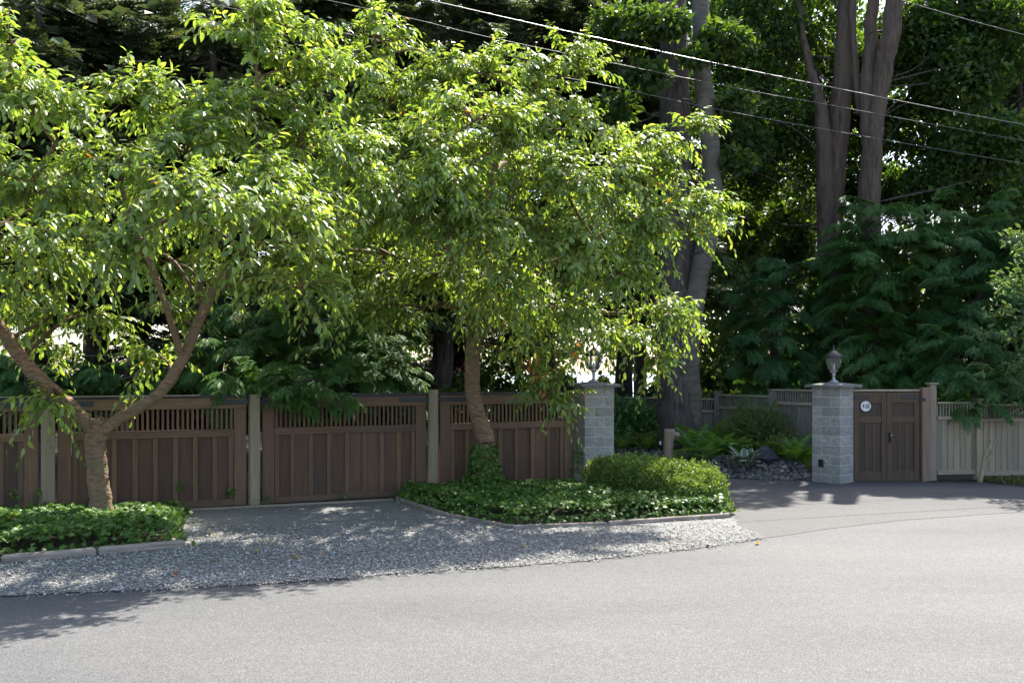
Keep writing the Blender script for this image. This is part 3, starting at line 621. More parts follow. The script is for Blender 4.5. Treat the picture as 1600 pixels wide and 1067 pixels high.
# ------------------------------------------------------------------ young cherry trees
def cherry(label, base, limbs, clumps, dens, leaf=(.12, .2), rad=1.0):
    t = thing('cherry_tree', label, 'tree', base, 0, 'young cherry trees beside the road')
    base = np.array(base)
    limb_pts = []
    for k, lp in enumerate(limbs):
        sp = smooth_path(lp, 7); mb_ = MB(); n_ = len(sp)
        jit = rng.normal(0, 1, (n_, 3)) * (sp[:, 3] * .045)[:, None]; jit[0] = 0
        mb_.tube(sp[:, :3] + jit, sp[:, 3] * (1 + .022 * rng.normal(size=n_)), 12 if k < 3 else 7, .02)
        mb_.build('trunk' if k == 0 else 'limb', MT['cherrybark'], t, base, True)
        if k: limb_pts.append(sp)
    LP = np.concatenate(limb_pts)
    br, tw = MB(), MB(); LPs, LT, LN, LS = [], [], [], []
    cen = np.mean([c[0] for c in clumps], 0)
    for (c, r_) in clumps:
        c = np.array(c)
        dist = np.linalg.norm(LP[:, :3] - c, axis=1) + np.maximum(LP[:, 2] - c[2], 0) * 1.2; j = int(dist.argmin())
        a = LP[j, :3]; mid = (a + c) / 2 + rng.normal(0, .12, 3) + (0, 0, .12)
        r0 = min(LP[j, 3] * .8, .035); sp = smooth_path([(*a, r0), (*mid, r0 * .75), (*c, r0 * .5)], 5)
        br.tube(sp[:, :3], sp[:, 3], 5)
        nsub = max(4, int(dens * r_ ** 2 * 9))
        for q in range(nsub):
            dr = sph(1)[0]; dr[2] = abs(dr[2]) * .7 - .25 if rng.rand() < .7 else dr[2]; dr = nrm(dr + nrm(c - cen) * .35)
            e = c + dr * r_ * rng.uniform(.55, .95) * (1, 1.15, .95); m2 = (c + e) / 2 + (0, 0, .08 * r_)
            sp2 = smooth_path([(*c, .012), (*m2, .009), (*e, .006)], 4); br.tube(sp2[:, :3], sp2[:, 3], 4)
            for w_ in range(6):
                tt = rng.uniform(.25, 1); s = sp2[min(int(tt * (len(sp2) - 1)), len(sp2) - 1), :3]
                td = nrm(dr * .8 + sph(1)[0] * .75 + (0, 0, .25)); L = rng.uniform(.35, .75); nl = int(L / .052)
                ts = np.linspace(0, 1, nl)[:, None]; pts = s + td * L * ts + np.array((0, 0, -1)) * (L * .42) * ts ** 2
                tw.tube(pts[::3] if nl > 6 else pts, np.linspace(.0055, .002, len(pts[::3] if nl > 6 else pts)), 3, cap=False)
                tg = nrm(np.gradient(pts, axis=0)); side = nrm(np.cross(tg, (0, 0, 1)))
                alt = np.where(np.arange(nl) % 2 == 0, 1, -1)[:, None]
                T = tg * .55 + side * alt * .55 + np.array((0, 0, -.5)) + rng.normal(0, .3, (nl, 3)); T[-1] = tg[-1] + (0, 0, -.2)
                N = np.array((0, 0, 1.)) + rng.normal(0, .45, (nl, 3)) + td * .3
                LPs.append(pts + T * .012); LT.append(T); LN.append(N); LS.append(rng.uniform(leaf[0], leaf[1], nl) * np.where(np.arange(nl) > nl - 3, .75, 1))
    o = br.build('branches', MT['twig'], t, base); o['kind'] = 'stuff'; o = tw.build('twigs', MT['twig'], t, base); o['kind'] = 'stuff'
    P, T, N, S = map(np.concatenate, (LPs, LT, LN, LS))
    print('cherry leaves', len(P))
    px = P[:, 0] / P[:, 1] * F + 800; py = HZ - (P[:, 2] - EYE) / P[:, 1] * F
    key = S / P[:, 1] + np.where((px < 5) | (px > 1595) | (py < 5), -1, 0); 
    # nearest large leaves, thinned so that they are spread over the crown's front
    order = np.argsort(-key)[:3000]; sel = order[::10][:300]
    mask = np.ones(len(P), bool); mask[sel] = False
    v, f = cloud(P[mask], T[mask], N[mask], S[mask], *CHERRY)
    o = link('crown', np_mesh('crown', v - base, f, MT['cherry'], True), t); o['kind'] = 'stuff'
    leaf_objects(P[sel], T[sel], N[sel], S[sel], CHERRY, MT['cherry'], t, base)
    return t
def A4(px, py, d, r_): return (*at(px, py, d), r_)
def clumps_px(lst, drange, jit=.0):
    out = []
    for px, py, rp, d in lst:
        out.append((at(px, py, d), rp / F * d))
    return out
# left tree
bL = at(160, 812, 14.6); bL[2] = 0
limbsL = [[(bL[0], 14.6, -.05, .19), A4(156, 770, 14.6, .155), A4(150, 710, 14.6, .145), A4(150, 668, 14.6, .15), A4(150, 655, 14.6, .1)],
          [A4(152, 680, 14.6, .11), A4(110, 636, 14.5, .11), A4(55, 585, 14.3, .105), A4(5, 520, 14.1, .095), A4(-50, 430, 13.8, .08), A4(-110, 320, 13.5, .06), A4(-140, 220, 13.3, .04)],
          [A4(150, 678, 14.6, .1), A4(190, 652, 14.6, .088), A4(245, 618, 14.5, .082), A4(285, 562, 14.4, .078), A4(325, 470, 14.3, .07), A4(372, 400, 14.2, .06), A4(420, 300, 14.2, .045), A4(450, 200, 14.3, .03)],
          [A4(372, 400, 14.2, .05), A4(400, 300, 13.6, .035), A4(402, 180, 13.5, .025), A4(400, 80, 13.5, .018), A4(396, -20, 13.5, .01)],
          [A4(285, 562, 14.4, .05), A4(250, 450, 13.4, .045), A4(200, 330, 12.8, .035), A4(180, 240, 12.6, .02)],
          [A4(-60, 420, 13.8, .06), A4(-20, 335, 13.0, .05), A4(40, 295, 12.6, .04), A4(90, 220, 12.4, .025)],
          [A4(90, 230, 12.4, .025), A4(55, 180, 12.2, .02), A4(20, 110, 12.1, .014), A4(5, 70, 12.1, .008)]]
CL = [(-120, 250, 110, 13), (-180, 380, 110, 12.5), (-60, 170, 90, 14), (30, 170, 70, 12.2), (20, 120, 40, 12.1), (60, 300, 85, 11.8), (-10, 400, 90, 13), (120, 190, 75, 12.6), (190, 160, 65, 13.4), (170, 270, 70, 12.0),
      (270, 170, 70, 13.6), (330, 190, 65, 13), (290, 240, 75, 12.6), (390, 190, 70, 13.4), (400, 100, 55, 13.5), (390, 35, 45, 13.5), (455, 50, 45, 13.7), (350, 60, 30, 13.5), (460, 130, 60, 14), (520, 130, 50, 14.2),
      (470, 230, 75, 13.6), (380, 300, 80, 12.4), (300, 340, 65, 14), (470, 330, 75, 13), (540, 250, 70, 14.2), (110, 400, 65, 13.6), (190, 400, 60, 14.8), (260, 410, 60, 15.2), (40, 450, 50, 15), (90, 480, 45, 14.8),
      (410, 410, 70, 14), (470, 450, 55, 13.2), (330, 440, 45, 15), (500, 400, 55, 14.8), (250, 480, 40, 14.4), (70, 540, 26, 15.4), (250, 555, 24, 15.4), (150, 490, 30, 15.4), (75, 625, 12, 14), (20, 70, 30, 12.1),
      (350, 330, 70, 11.6), (250, 300, 70, 11.4), (440, 340, 60, 12.2), (200, 380, 60, 11.6), (60, 370, 60, 11), (-60, 300, 120, 15.5), (100, 300, 90, 15.8), (280, 300, 90, 16), (440, 290, 90, 16.2), (-150, 430, 80, 11.5)]
cherry('forked cherry tree with V-shaped trunk rising from the left ivy bed', tuple(bL), limbsL, clumps_px(CL, 1), 3.3, (.1, .175))
# right tree
bR = at(756, 772, 17.9); bR[2] = 0
limbsR = [[(bR[0], 17.9, -.05, .2), A4(757, 735, 17.9, .165), A4(758, 700, 17.9, .17), A4(757, 682, 17.9, .175), A4(744, 640, 17.9, .145), A4(738, 600, 17.9, .14), A4(739, 550, 17.9, .14), A4(744, 505, 17.9, .14), A4(746, 480, 17.9, .1)],
          [A4(743, 520, 17.9, .1), A4(715, 440, 17.6, .085), A4(660, 350, 17.2, .07), A4(610, 250, 17, .05), A4(590, 120, 16.8, .03), A4(585, 30, 16.8, .012)],
          [A4(744, 520, 17.9, .11), A4(760, 410, 17.7, .09), A4(765, 300, 17.4, .07), A4(800, 190, 17.2, .05), A4(870, 90, 17, .02)],
          [A4(746, 520, 17.9, .1), A4(810, 440, 17.5, .08), A4(900, 390, 17.2, .06), A4(1000, 340, 17, .04), A4(1085, 325, 17, .015)],
          [A4(742, 530, 17.9, .08), A4(720, 460, 16.8, .07), A4(700, 380, 15.8, .05), A4(700, 300, 15.4, .03)],
          [A4(750, 520, 17.9, .07), A4(840, 500, 17.8, .055), A4(930, 490, 17.6, .04), A4(1010, 490, 17.5, .02)],
          [A4(700, 430, 17.4, .06), A4(620, 400, 16.9, .045), A4(540, 390, 16.4, .03)]]
CR = [(590, 60, 50, 16.8), (575, 110, 45, 16.8), (610, 160, 60, 16.8), (700, 150, 65, 17.2), (760, 120, 55, 17.2), (690, 100, 30, 17.2), (830, 130, 55, 17), (885, 85, 32, 17), (910, 120, 35, 17), (870, 190, 70, 16.6), (940, 200, 45, 17),
      (990, 235, 42, 17), (1045, 225, 32, 17), (1078, 208, 18, 17), (1020, 275, 45, 17), (950, 290, 70, 16.4), (1060, 330, 45, 17), (1105, 330, 24, 17), (1070, 365, 30, 17), (990, 360, 60, 16.6), (880, 290, 75, 15.8), (790, 230, 80, 16), (700, 240, 75, 16),
      (620, 250, 70, 16), (560, 200, 55, 16.6), (540, 310, 65, 16.2), (610, 340, 75, 15.6), (700, 340, 80, 15.2), (790, 340, 80, 15.2), (880, 390, 75, 15.6), (960, 430, 60, 16.2), (1030, 480, 42, 17.2), (1062, 490, 20, 17.2), (990, 520, 45, 17.2), (1020, 560, 26, 17.2),
      (930, 520, 42, 17), (870, 480, 70, 16.4), (780, 440, 75, 16), (690, 430, 70, 16.2), (610, 430, 65, 16.6), (550, 420, 50, 16.8), (560, 480, 40, 17.2), (640, 490, 40, 17.4), (830, 540, 42, 17), (872, 588, 22, 17), (770, 490, 34, 17), (872, 625, 14, 16.8), (845, 600, 14, 17),
      (690, 280, 70, 14.6), (620, 300, 60, 14.6), (740, 190, 60, 15), (740, 370, 60, 14.6), (700, 290, 100, 19.2), (820, 280, 100, 19.4), (930, 350, 90, 19.2), (600, 350, 90, 19), (760, 410, 90, 19.6), (880, 450, 70, 19.2)]
cr = cherry('cherry tree with one leaning trunk wrapped in ivy, nearest the left pillar', tuple(bR), limbsR, clumps_px(CR, 1), 3.6, (.1, .165))
# orange withered leaves hanging low in the right tree
P = np.concatenate([at(px, py, 16.6) + rng.normal(0, .07, (7, 3)) for px, py in ((830, 560), (845, 578), (905, 560), (850, 622))])
leaf_objects(P, rng.normal(0, .3, (len(P), 3)) + (0, 0, -1), sph(len(P)), rng.uniform(.1, .15, len(P)), CHERRY, MT['orangeleaf'], cr, bR, 'withered_leaf')
# ivy climbing the right trunk
n_ = 1500; zz = rng.uniform(0, 1, n_) ** 1.8 * .85; a = rng.uniform(0, 2 * math.pi, n_); rr = .17 + .3 * np.exp(-zz * 2.6) * rng.uniform(.3, 1, n_) + .03
P = np.column_stack([bR[0] + np.cos(a) * rr, 17.9 + np.sin(a) * rr, zz + .08]); out = np.column_stack([np.cos(a), np.sin(a), np.full(n_, .3)])
v, f = cloud(P, out * .4 + sph(n_) * .6 + (0, 0, -.3), out + sph(n_) * .4, rng.uniform(.05, .09, n_), *IVY)
t = thing('climbing_ivy', 'ivy climbing the foot of the right cherry trunk', 'ivy', tuple(bR)); o = link('ivy_leaves', np_mesh('ivy_leaves', v - bR, f, MT['ivy'], True), t); o['kind'] = 'stuff'
# small ivy sprigs on the fence foot
for px, py, k, lab in ((280, 757, 9, 'single ivy sprig clinging to the middle of the second fence panel'), (362, 768, 14, 'ivy sprig at the right end of the second fence panel'), (24, 772, 9, 'ivy sprig on the leftmost fence panel'), (58, 770, 12, 'ivy sprig against the leftmost weathered post'), (407, 782, 26, 'ivy tuft at the foot of the post left of the parking pad'), (530, 777, 9, 'ivy sprig on the bottom rail behind the parking pad'), (900, 720, 60, 'ivy tuft climbing between the fence end and the left pillar')):
    q = fline(px) - (0, .08); c = at(px, py, q[1]); P = c + rng.normal(0, .045 if k < 20 else .08, (k, 3)) * (1, .3, 1.1 if k < 50 else 3)
    v, f = cloud(P, rng.normal(0, .6, (k, 3)) + (0, -.3, -.4), rng.normal(0, .4, (k, 3)) + (0, -1, .3), rng.uniform(.05, .08, k), *IVY)
    tag(link('ivy_sprig', np_mesh('ivy_sprig', v - c, f, MT['ivy'], True), None, tuple(c)), lab, 'ivy', kind='stuff')

# ------------------------------------------------------------------ forest: trunks
def trunk_tree(name, label, base, stems, mat, cat='tree', group=None, k=14, rough=.04):
    t = thing(name, label, cat, base, 0, group)
    for i, st in enumerate(stems):
        sp = smooth_path(st, 6); mb_ = MB(); n_ = len(sp)
        mb_.tube(sp[:, :3] + rng.normal(0, .012, (n_, 3)), sp[:, 3] * (1 + rng.normal(0, .02, n_)), k, rough)
        mb_.build('trunk' if i == 0 else 'stem', mat if not isinstance(mat, list) else mat[min(i, len(mat) - 1)], t, np.array(base), True)
    return t
def crown(t, base, clumps, n_, tmpl, mat, size, mode, name='crown', shell=.5, flat=1.0, limbs=True, limb_from=None):
    """leaf or spray cloud through overlapping lumps; n_ per cubic-ish metre weight"""
    base = np.array(base); Ps, Ts, Ns = [], [], []; wts = np.array([c[1] ** 2 for c in clumps]); tot = wts.sum()
    lm = MB()
    for (c, r_), w_ in zip(clumps, wts):
        k = int(n_ * w_ / tot) + 4; dr = sph(k); 
        sub = sph(7) * .62; ci = rng.randint(0, 7, k)                   # lumpy sub-clusters
        rad = rng.uniform(shell, 1, (k, 1)) ** .6
        p = np.array(c) + r_ * (np.where(rng.rand(k, 1) < .6, sub[ci] * 1.0 + dr * rad * .42, dr * rad)) * (1, 1, flat)
        if mode == 'cedar':                  # flat drooping boughs, one behind the other
            nbg = 13; dirs = nrm(sph(nbg) * (1, 1, .9)); dirs[:, 1] -= .25; ci = rng.randint(0, nbg, k); D = nrm(dirs[ci] * (1, 1, .25))
            w2 = rng.uniform(0, 1, k) ** .7; sd = np.cross(D, (0, 0, 1.)); lat = rng.uniform(-1, 1, k) * .36 * (1.1 - w2 * .75)
            p = np.array(c) + r_ * (np.column_stack([np.zeros(k), np.zeros(k), dirs[ci, 2] * .85]) + D * (w2 * rng.uniform(.9, 1.2, nbg)[ci])[:, None] + sd * lat[:, None] + np.column_stack([np.zeros(k), np.zeros(k), .18 * w2 - .5 * w2 ** 2 - .3 * np.abs(lat) + rng.normal(0, .035, k)]))
        o_ = nrm(p - np.array(c)); Ps.append(p)
        if mode == 'leaf': Ts.append(o_ * .5 + sph(k) * .8 + (0, 0, -.3)); Ns.append(sph(k) * .8 + (0, 0, .7))
        elif mode == 'cedar': Ts.append(D * .9 + sd * (np.sign(lat) * rng.uniform(.1, .8, k))[:, None] + sph(k) * .25 + np.column_stack([np.zeros(k), np.zeros(k), -.15 - .6 * w2])); Ns.append(D * .3 + sph(k) * .25 + (0, 0, .9))
        elif mode == 'fir': Ts.append(o_ * (1, 1, .1) + sph(k) * .5 + (0, 0, -.12)); Ns.append(sph(k) * .3 + (0, 0, 1))
        if limbs:
            a = limb_from if limb_from is not None else base + (0, 0, c[2] * .75)
            if callable(a): a = a(c)
            for q in range(2):
                e = np.array(c) + sph(1)[0] * r_ * .6; sp = smooth_path([(*a, .02), (*((np.array(a) + e) / 2 + rng.normal(0, .25, 3)), .014), (*e, .005)], 4); lm.tube(sp[:, :3], sp[:, 3], 4)
    P, T, N = map(np.concatenate, (Ps, Ts, Ns)); S = rng.uniform(size[0], size[1], len(P))
    v, f = cloud(P, T, N, S, *tmpl)
    o = link(name, np_mesh(name, v - base, f, mat), t); o['kind'] = 'stuff'
    if limbs: ob = lm.build('limbs', MT['firbark'], t, base); ob['kind'] = 'stuff'
    return o
# big double-trunk tree
b0 = (*at(1066, 700, 24.2)[:2], .2)
bt = trunk_tree('giant_conifer', 'huge rough-barked trunk with a smoother grey stem fused beside it, behind the carved post', b0,
    [[A4(1064, 735, 24.3, .66), A4(1064, 700, 24.3, .60), A4(1061, 640, 24.3, .53), A4(1058, 560, 24.4, .50), A4(1060, 450, 24.5, .48), A4(1062, 350, 24.6, .44), A4(1056, 250, 24.7, .40), A4(1054, 120, 24.8, .36), A4(1052, 0, 24.9, .32), A4(1050, -40, 25, .3)],
     [A4(1078, 700, 24.2, .3), A4(1080, 640, 24.1, .27), A4(1076, 560, 24.0, .25), A4(1083, 490, 24.0, .24), A4(1100, 400, 24.0, .235), A4(1113, 310, 24.0, .235), A4(1108, 220, 24.1, .23), A4(1098, 130, 24.1, .215), A4(1094, 0, 24.2, .2), A4(1092, -40, 24.2, .19)],
     [A4(1062, 400, 24.5, .22), A4(1090, 350, 24.3, .17), A4(1108, 310, 24.1, .14)]], [MT['firbark'], MT['greybark'], MT['greybark']])
# reddish twin trunks upper right (the giant's foliage is added below)
b1 = (*at(1300, 700, 27)[:2], .0)
t1 = trunk_tree('maple_tree', 'tall maple with two fused reddish stems left of centre among the wood', b1,
    [[A4(1298, 738, 27, .36), A4(1297, 560, 27, .33), A4(1298, 400, 27, .31), A4(1301, 300, 27, .31), A4(1311, 190, 27, .29), A4(1320, 80, 27, .27), A4(1324, -40, 27, .25)],
     [A4(1292, 400, 26.8, .26), A4(1290, 280, 26.8, .25), A4(1284, 190, 26.8, .2), A4(1272, 130, 26.9, .14), A4(1260, 85, 27, .1), A4(1250, 20, 27.2, .07), A4(1246, -60, 27.4, .04)]], MT['redbark'])
b2 = (*at(1358, 700, 26)[:2], .0)
t2 = trunk_tree('maple_tree', 'tall maple right of the twin-stemmed one, its trunk forking upward in a Y', b2,
    [[A4(1357, 740, 26, .34), A4(1357, 500, 26, .31), A4(1357, 350, 26, .30), A4(1360, 270, 26, .27), A4(1364, 200, 26, .25)],
     [A4(1362, 225, 26, .22), A4(1380, 110, 25.9, .24), A4(1392, 50, 25.8, .235), A4(1400, -40, 25.8, .22)],
     [A4(1358, 240, 26, .16), A4(1354, 150, 26.1, .19), A4(1360, 70, 26.2, .17), A4(1368, -40, 26.3, .15)],
     [A4(1345, 180, 26.3, .1), A4(1335, 90, 26.5, .09), A4(1330, 0, 26.7, .06)]], MT['redbark'])
# broadleaf crowns
def cpx(lst): return [(at(px, py, d), rp / F * d) for px, py, rp, d in lst]
def lf(p): return lambda c: np.array((p[0], p[1], max(c[2] - 1.6, 2.)))
crown(t1, b1, cpx([(1180, 60, 90, 28), (1120, 150, 80, 29), (1200, 180, 90, 28), (1260, 60, 80, 29), (1230, 260, 70, 29), (1160, 290, 60, 30), (1290, 130, 70, 29.5), (1120, 20, 80, 28), (1250, -60, 110, 28), (1150, 230, 60, 27)]), 34000, RHOMB, MT['maple'], (.11, .21), 'leaf', flat=.8, limb_from=lf(b1))
crown(t2, b2, cpx([(1430, 60, 80, 27.5), (1500, 120, 80, 27), (1420, 200, 65, 28), (1460, 290, 60, 27), (1380, 90, 60, 29), (1540, 230, 80, 26.5), (1580, 60, 90, 27), (1480, 0, 80, 28), (1400, 300, 45, 29), (1590, 330, 60, 26), (1335, 200, 40, 30), (1338, 290, 35, 30), (1345, 110, 40, 30), (1335, 240, 30, 31), (1385, 275, 35, 30), (1395, 310, 35, 31), (1230, 400, 40, 33)]), 52000, RHOMB, MT['maple'], (.12, .23), 'leaf', flat=.75, limb_from=lf(b2))
crown(bt, b0, cpx([(975, 40, 60, 24), (1010, 120, 40, 23.4), (960, 170, 40, 24), (1130, 60, 45, 23.6), (1150, 160, 35, 24), (1040, 30, 40, 23.2), (1085, 90, 25, 23.2), (1020, 220, 30, 23.6), (1150, 250, 30, 24), (1140, 420, 25, 24)]), 6500, RHOMB, MT['maple2'], (.13, .25), 'leaf', flat=.6, shell=.1, limb_from=lambda c: np.array((b0[0], 24.5, c[2] + .3)))
def simple_tree(name, label, px, d, h_, r0, clumps, n_, tmpl, mat, size, mode, bmat, group, lean=0, flat=.8, shell=.4):
    b_ = (float(at(px, 600, d)[0]), d, -.05 if d < 44 else -(d - 44) * .55)
    t = trunk_tree(name, label, b_, [[(b_[0], d, b_[2] - .2, r0 * 1.15), (b_[0] + lean * .2, d, 2, r0), (b_[0] + lean * .6, d, h_ * .5, r0 * .8), (b_[0] + lean, d, h_, r0 * .35)]], bmat, group=group, k=9)
    crown(t, b_, cpx(clumps), n_, tmpl, mat, size, mode, flat=flat, shell=shell, limb_from=lambda c: np.array((b_[0] + lean * min(c[2] / h_, 1), d, min(max(c[2] - 1, 1.5), h_))))
    return t
WG = 'trees of the wood behind the fences'
simple_tree('alder_tree', 'slim dark alder behind the wires above the left block pillar', 1000, 33, 15, .22, [(900, 40, 90, 32), (1000, 40, 90, 33), (850, 120, 80, 33), (960, 150, 90, 34), (1010, 260, 70, 33), (960, 330, 60, 34), (780, 30, 80, 33), (720, 60, 70, 34), (1040, 130, 60, 31)], 13000, RHOMB, MT['maple2'], (.14, .26), 'leaf', MT['firbark'], WG)
simple_tree('alder_tree', 'dark alder standing between the giant trunk and the red-stemmed maples', 1180, 36, 15, .2, [(1150, 350, 80, 36), (1200, 430, 80, 35), (1140, 480, 70, 34), (1240, 330, 70, 36), (1180, 250, 90, 36), (1130, 570, 60, 33), (1190, 540, 60, 34), (1250, 180, 80, 37)], 9000, RHOMB, MT['maple2'], (.14, .26), 'leaf', MT['firbark'], WG)
simple_tree('alder_tree', 'dark alder behind the forked maple at the right of the wood', 1480, 35, 14, .2, [(1420, 120, 90, 36), (1520, 200, 90, 35), (1450, 350, 70, 34), (1560, 320, 80, 34), (1500, 420, 60, 33), (1570, 80, 90, 36), (1400, 380, 70, 34), (1480, 30, 90, 37)], 6500, RHOMB, MT['maple2'], (.14, .26), 'leaf', MT['firbark'], WG)
simple_tree('alder_tree', 'backlit yellow-green tree low beyond the garden fence', 1130, 42, 7, .15, [(1110, 540, 45, 42), (1150, 590, 40, 42), (1210, 560, 45, 42), (1100, 600, 30, 42), (1260, 590, 40, 42), (1320, 580, 45, 42), (1180, 500, 50, 42)], 7000, RHOMB, MT['maple'], (.16, .28), 'leaf', MT['firbark'], WG)
simple_tree('alder_tree', 'thin backlit tree seen above the brown fence between cedar and cherry', 700, 36, 8, .14, [(700, 545, 40, 36), (760, 560, 40, 36), (820, 560, 40, 37), (790, 520, 40, 37), (850, 500, 50, 36), (680, 585, 25, 36), (740, 600, 30, 36), (800, 610, 30, 36), (650, 600, 30, 36)], 5000, RHOMB, MT['maple'], (.14, .24), 'leaf', MT['firbark'], WG)
simple_tree('plum_tree', 'small purple-leaved tree glimpsed above the brown fence right of the cedar', 705, 30, 4, .08, [(705, 540, 30, 30), (690, 570, 25, 30), (725, 565, 22, 30)], 1500, RHOMB, MT['purpleleaf'], (.1, .18), 'leaf', MT['firbark'], WG)
def wood_mass(name, label, lst, n_, mat, size, tmpl=RHOMB):
    Ps = []; W_ = np.array([c[2] * c[2] for c in lst], float); W_ /= W_.sum()
    for (px, py, rp, d), w_ in zip(lst, W_):
        k = int(n_ * w_); c = at(px, py, d); r_ = rp / F * d; sub = sph(9) * .65; ci = rng.randint(0, 9, k)
        Ps.append(c + r_ * (sub[ci] + sph(k) * rng.uniform(.1, .48, (k, 1))) * (1, 1.2, 1))
    P = np.concatenate(Ps); P[:, 2] = np.where(P[:, 2] < .05, rng.uniform(.05, 1.2, len(P)), P[:, 2]); k = len(P)
    v, f = cloud(P, sph(k) + (0, 0, -.3), sph(k) * .8 + (0, 0, .6), rng.uniform(size[0], size[1], k), *tmpl)
    return tag(link(name, np_mesh(name, v, f, mat)), label, 'foliage', kind='stuff')
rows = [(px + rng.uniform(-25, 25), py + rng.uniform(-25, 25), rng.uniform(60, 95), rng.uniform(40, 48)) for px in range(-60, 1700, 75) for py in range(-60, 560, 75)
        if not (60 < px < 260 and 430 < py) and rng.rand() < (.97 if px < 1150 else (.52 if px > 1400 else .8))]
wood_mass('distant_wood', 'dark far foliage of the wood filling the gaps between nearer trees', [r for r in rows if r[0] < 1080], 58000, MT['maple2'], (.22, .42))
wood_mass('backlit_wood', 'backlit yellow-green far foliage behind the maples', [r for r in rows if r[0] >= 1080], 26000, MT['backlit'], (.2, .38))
low = [(px + rng.uniform(-15, 15), 618 + rng.uniform(-8, 8), rng.uniform(34, 50), 26 + rng.uniform(-2, 2)) for px in range(-80, 680, 42)] + [(px, 638 + rng.uniform(-6, 6), 34, 24 + rng.uniform(-1.5, 1.5)) for px in range(-90, 690, 22)]
wood_mass('understory', 'dark shrubby understory just behind the brown fence', low, 60000, MT['maple2'], (.14, .27))
low = [(px + rng.uniform(-15, 15), 640 + rng.uniform(-8, 8), rng.uniform(26, 34), 29 + rng.uniform(-2, 2)) for px in range(680, 960, 36)]
low2 = [(px + rng.uniform(-15, 15), 612 + rng.uniform(-14, 14), rng.uniform(30, 42), 40 + rng.uniform(-2, 2)) for px in range(-80, 1760, 34) if not (945 < px < 1020)]
wood_mass('bluff_scrub', 'dark scrub along the far edge of the wood', low2, 42000, MT['maple2'], (.2, .4))
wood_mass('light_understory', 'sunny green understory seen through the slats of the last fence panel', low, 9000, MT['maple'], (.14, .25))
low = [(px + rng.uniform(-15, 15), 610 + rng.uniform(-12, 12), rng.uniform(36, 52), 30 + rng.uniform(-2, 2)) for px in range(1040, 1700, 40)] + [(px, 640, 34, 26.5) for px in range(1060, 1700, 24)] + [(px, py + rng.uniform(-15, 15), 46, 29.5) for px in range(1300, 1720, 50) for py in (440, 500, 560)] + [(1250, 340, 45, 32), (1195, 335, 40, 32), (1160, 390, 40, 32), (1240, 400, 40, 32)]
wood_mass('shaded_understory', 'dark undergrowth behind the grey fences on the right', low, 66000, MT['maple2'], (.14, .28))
# conifers behind the left fence
def conifer(label, px, d, h_, r0, lm, n_, bare=0., size=(.4, .75)):
    """tiers of drooping boughs round a straight trunk"""
    b_ = np.array((float(at(px, 600, d)[0]), d, -.05))
    t = trunk_tree('fir_tree', label, tuple(b_), [[(b_[0], d, -.2, r0 * 1.15), (b_[0], d, 2, r0), (b_[0] + .1, d, h_ * .5, r0 * .7), (b_[0], d, h_, .04)]], MT['firbark'], group=WG, k=9)
    lmb = MB(); Ps, Ts, Ns = [], [], []; nb = int(n_ * 1.25) // 55
    for q in range(nb):
        z = bare + (h_ - bare) * rng.rand() ** .9; L = lm * (1 - (z - bare) / (h_ - bare + 5)) ** .7 * rng.uniform(.7, 1.1) + .3; a = rng.uniform(0, 2 * math.pi)
        u = np.array((math.cos(a), math.sin(a), 0)); tt = np.linspace(0, 1, 7)[:, None]; s = b_ + (0, 0, z)
        pts = s + u * L * tt + np.array((0, 0, 1.)) * (-.28 * L * tt + .12 * L * tt ** 2); lmb.tube(pts, np.linspace(.035, .006, 7), 3, cap=False)
        k = 75; w_ = rng.uniform(.12, 1, k) ** .8; sd = np.cross(u, (0, 0, 1)); off = rng.uniform(-1, 1, k) * .32 * L * (1.05 - w_ * .8)
        p = s + u * L * w_[:, None] + sd * off[:, None] + np.array((0, 0, 1.)) * ((-.28 * L * w_ + .12 * L * w_ ** 2) - np.abs(off) * .25 + rng.normal(0, .04, k))[:, None]
        Ps.append(p); Ts.append(u + sd * (np.sign(off) * rng.uniform(.2, .9, k))[:, None] + np.column_stack([np.zeros(k), np.zeros(k), rng.uniform(-.5, .05, k)])); Ns.append(np.array((0, 0, 1.)) + sph(k) * .3)
    P, T, N = map(np.concatenate, (Ps, Ts, Ns)); v, f = cloud(P, T, N, rng.uniform(size[0], size[1], len(P)), *FIRSPRAY)
    o = link('boughs', np_mesh('boughs', v - b_, f, MT['fir']), t); o['kind'] = 'stuff'
    q = P[::2] + rng.normal(0, .12, (len(P[::2]), 3)); v, f = cloud(q, T[::2] + sph(len(q)) * .5, N[::2] + sph(len(q)) * .6, rng.uniform(.25, .5, len(q)), *RHOMB)
    o = link('inner_needles', np_mesh('inner_needles', v - b_, f, MT['fir']), t); o['kind'] = 'stuff'
    ob = lmb.build('limbs', MT['firbark'], t, b_); ob['kind'] = 'stuff'
    return t
conifer('dark fir with lit bough tips at the upper left corner', 60, 23.5, 11.2, .3, 3.6, 6500, 4.0)
conifer('dark fir whose bare trunk shows against pale sky above the left fork', 150, 26, 12.1, .36, 3.6, 5500, 4.2)
conifer('slimmer fir right of the bare trunk above the left fork', 218, 28, 12.9, .25, 3.4, 5000, 4.4)
conifer('broad dark fir behind the top of the left cherry crown', 330, 25, 11.8, .3, 3.8, 6500, 2.6)
conifer('fir standing directly behind the gap between the two cherry crowns', 520, 28, 12.9, .3, 3.4, 5000, 2.2)
conifer('fir behind the middle of the right cherry crown', 690, 27, 12.5, .3, 3.6, 5500, 3.2)
conifer('dark fir behind the upper wires', 850, 29, 13.3, .3, 3.6, 5500, 3.8)
conifer('fir close to the left side of the giant trunk', 975, 31, 14.0, .28, 3.0, 4500, 4.6)
conifer('thin fir at the far right edge of the wood', 1590, 30, 13.7, .25, 3.0, 3800, 3)
conifer('distant fir showing between giant trunk and maples', 1190, 40, 17.4, .25, 3.0, 3000, 4)
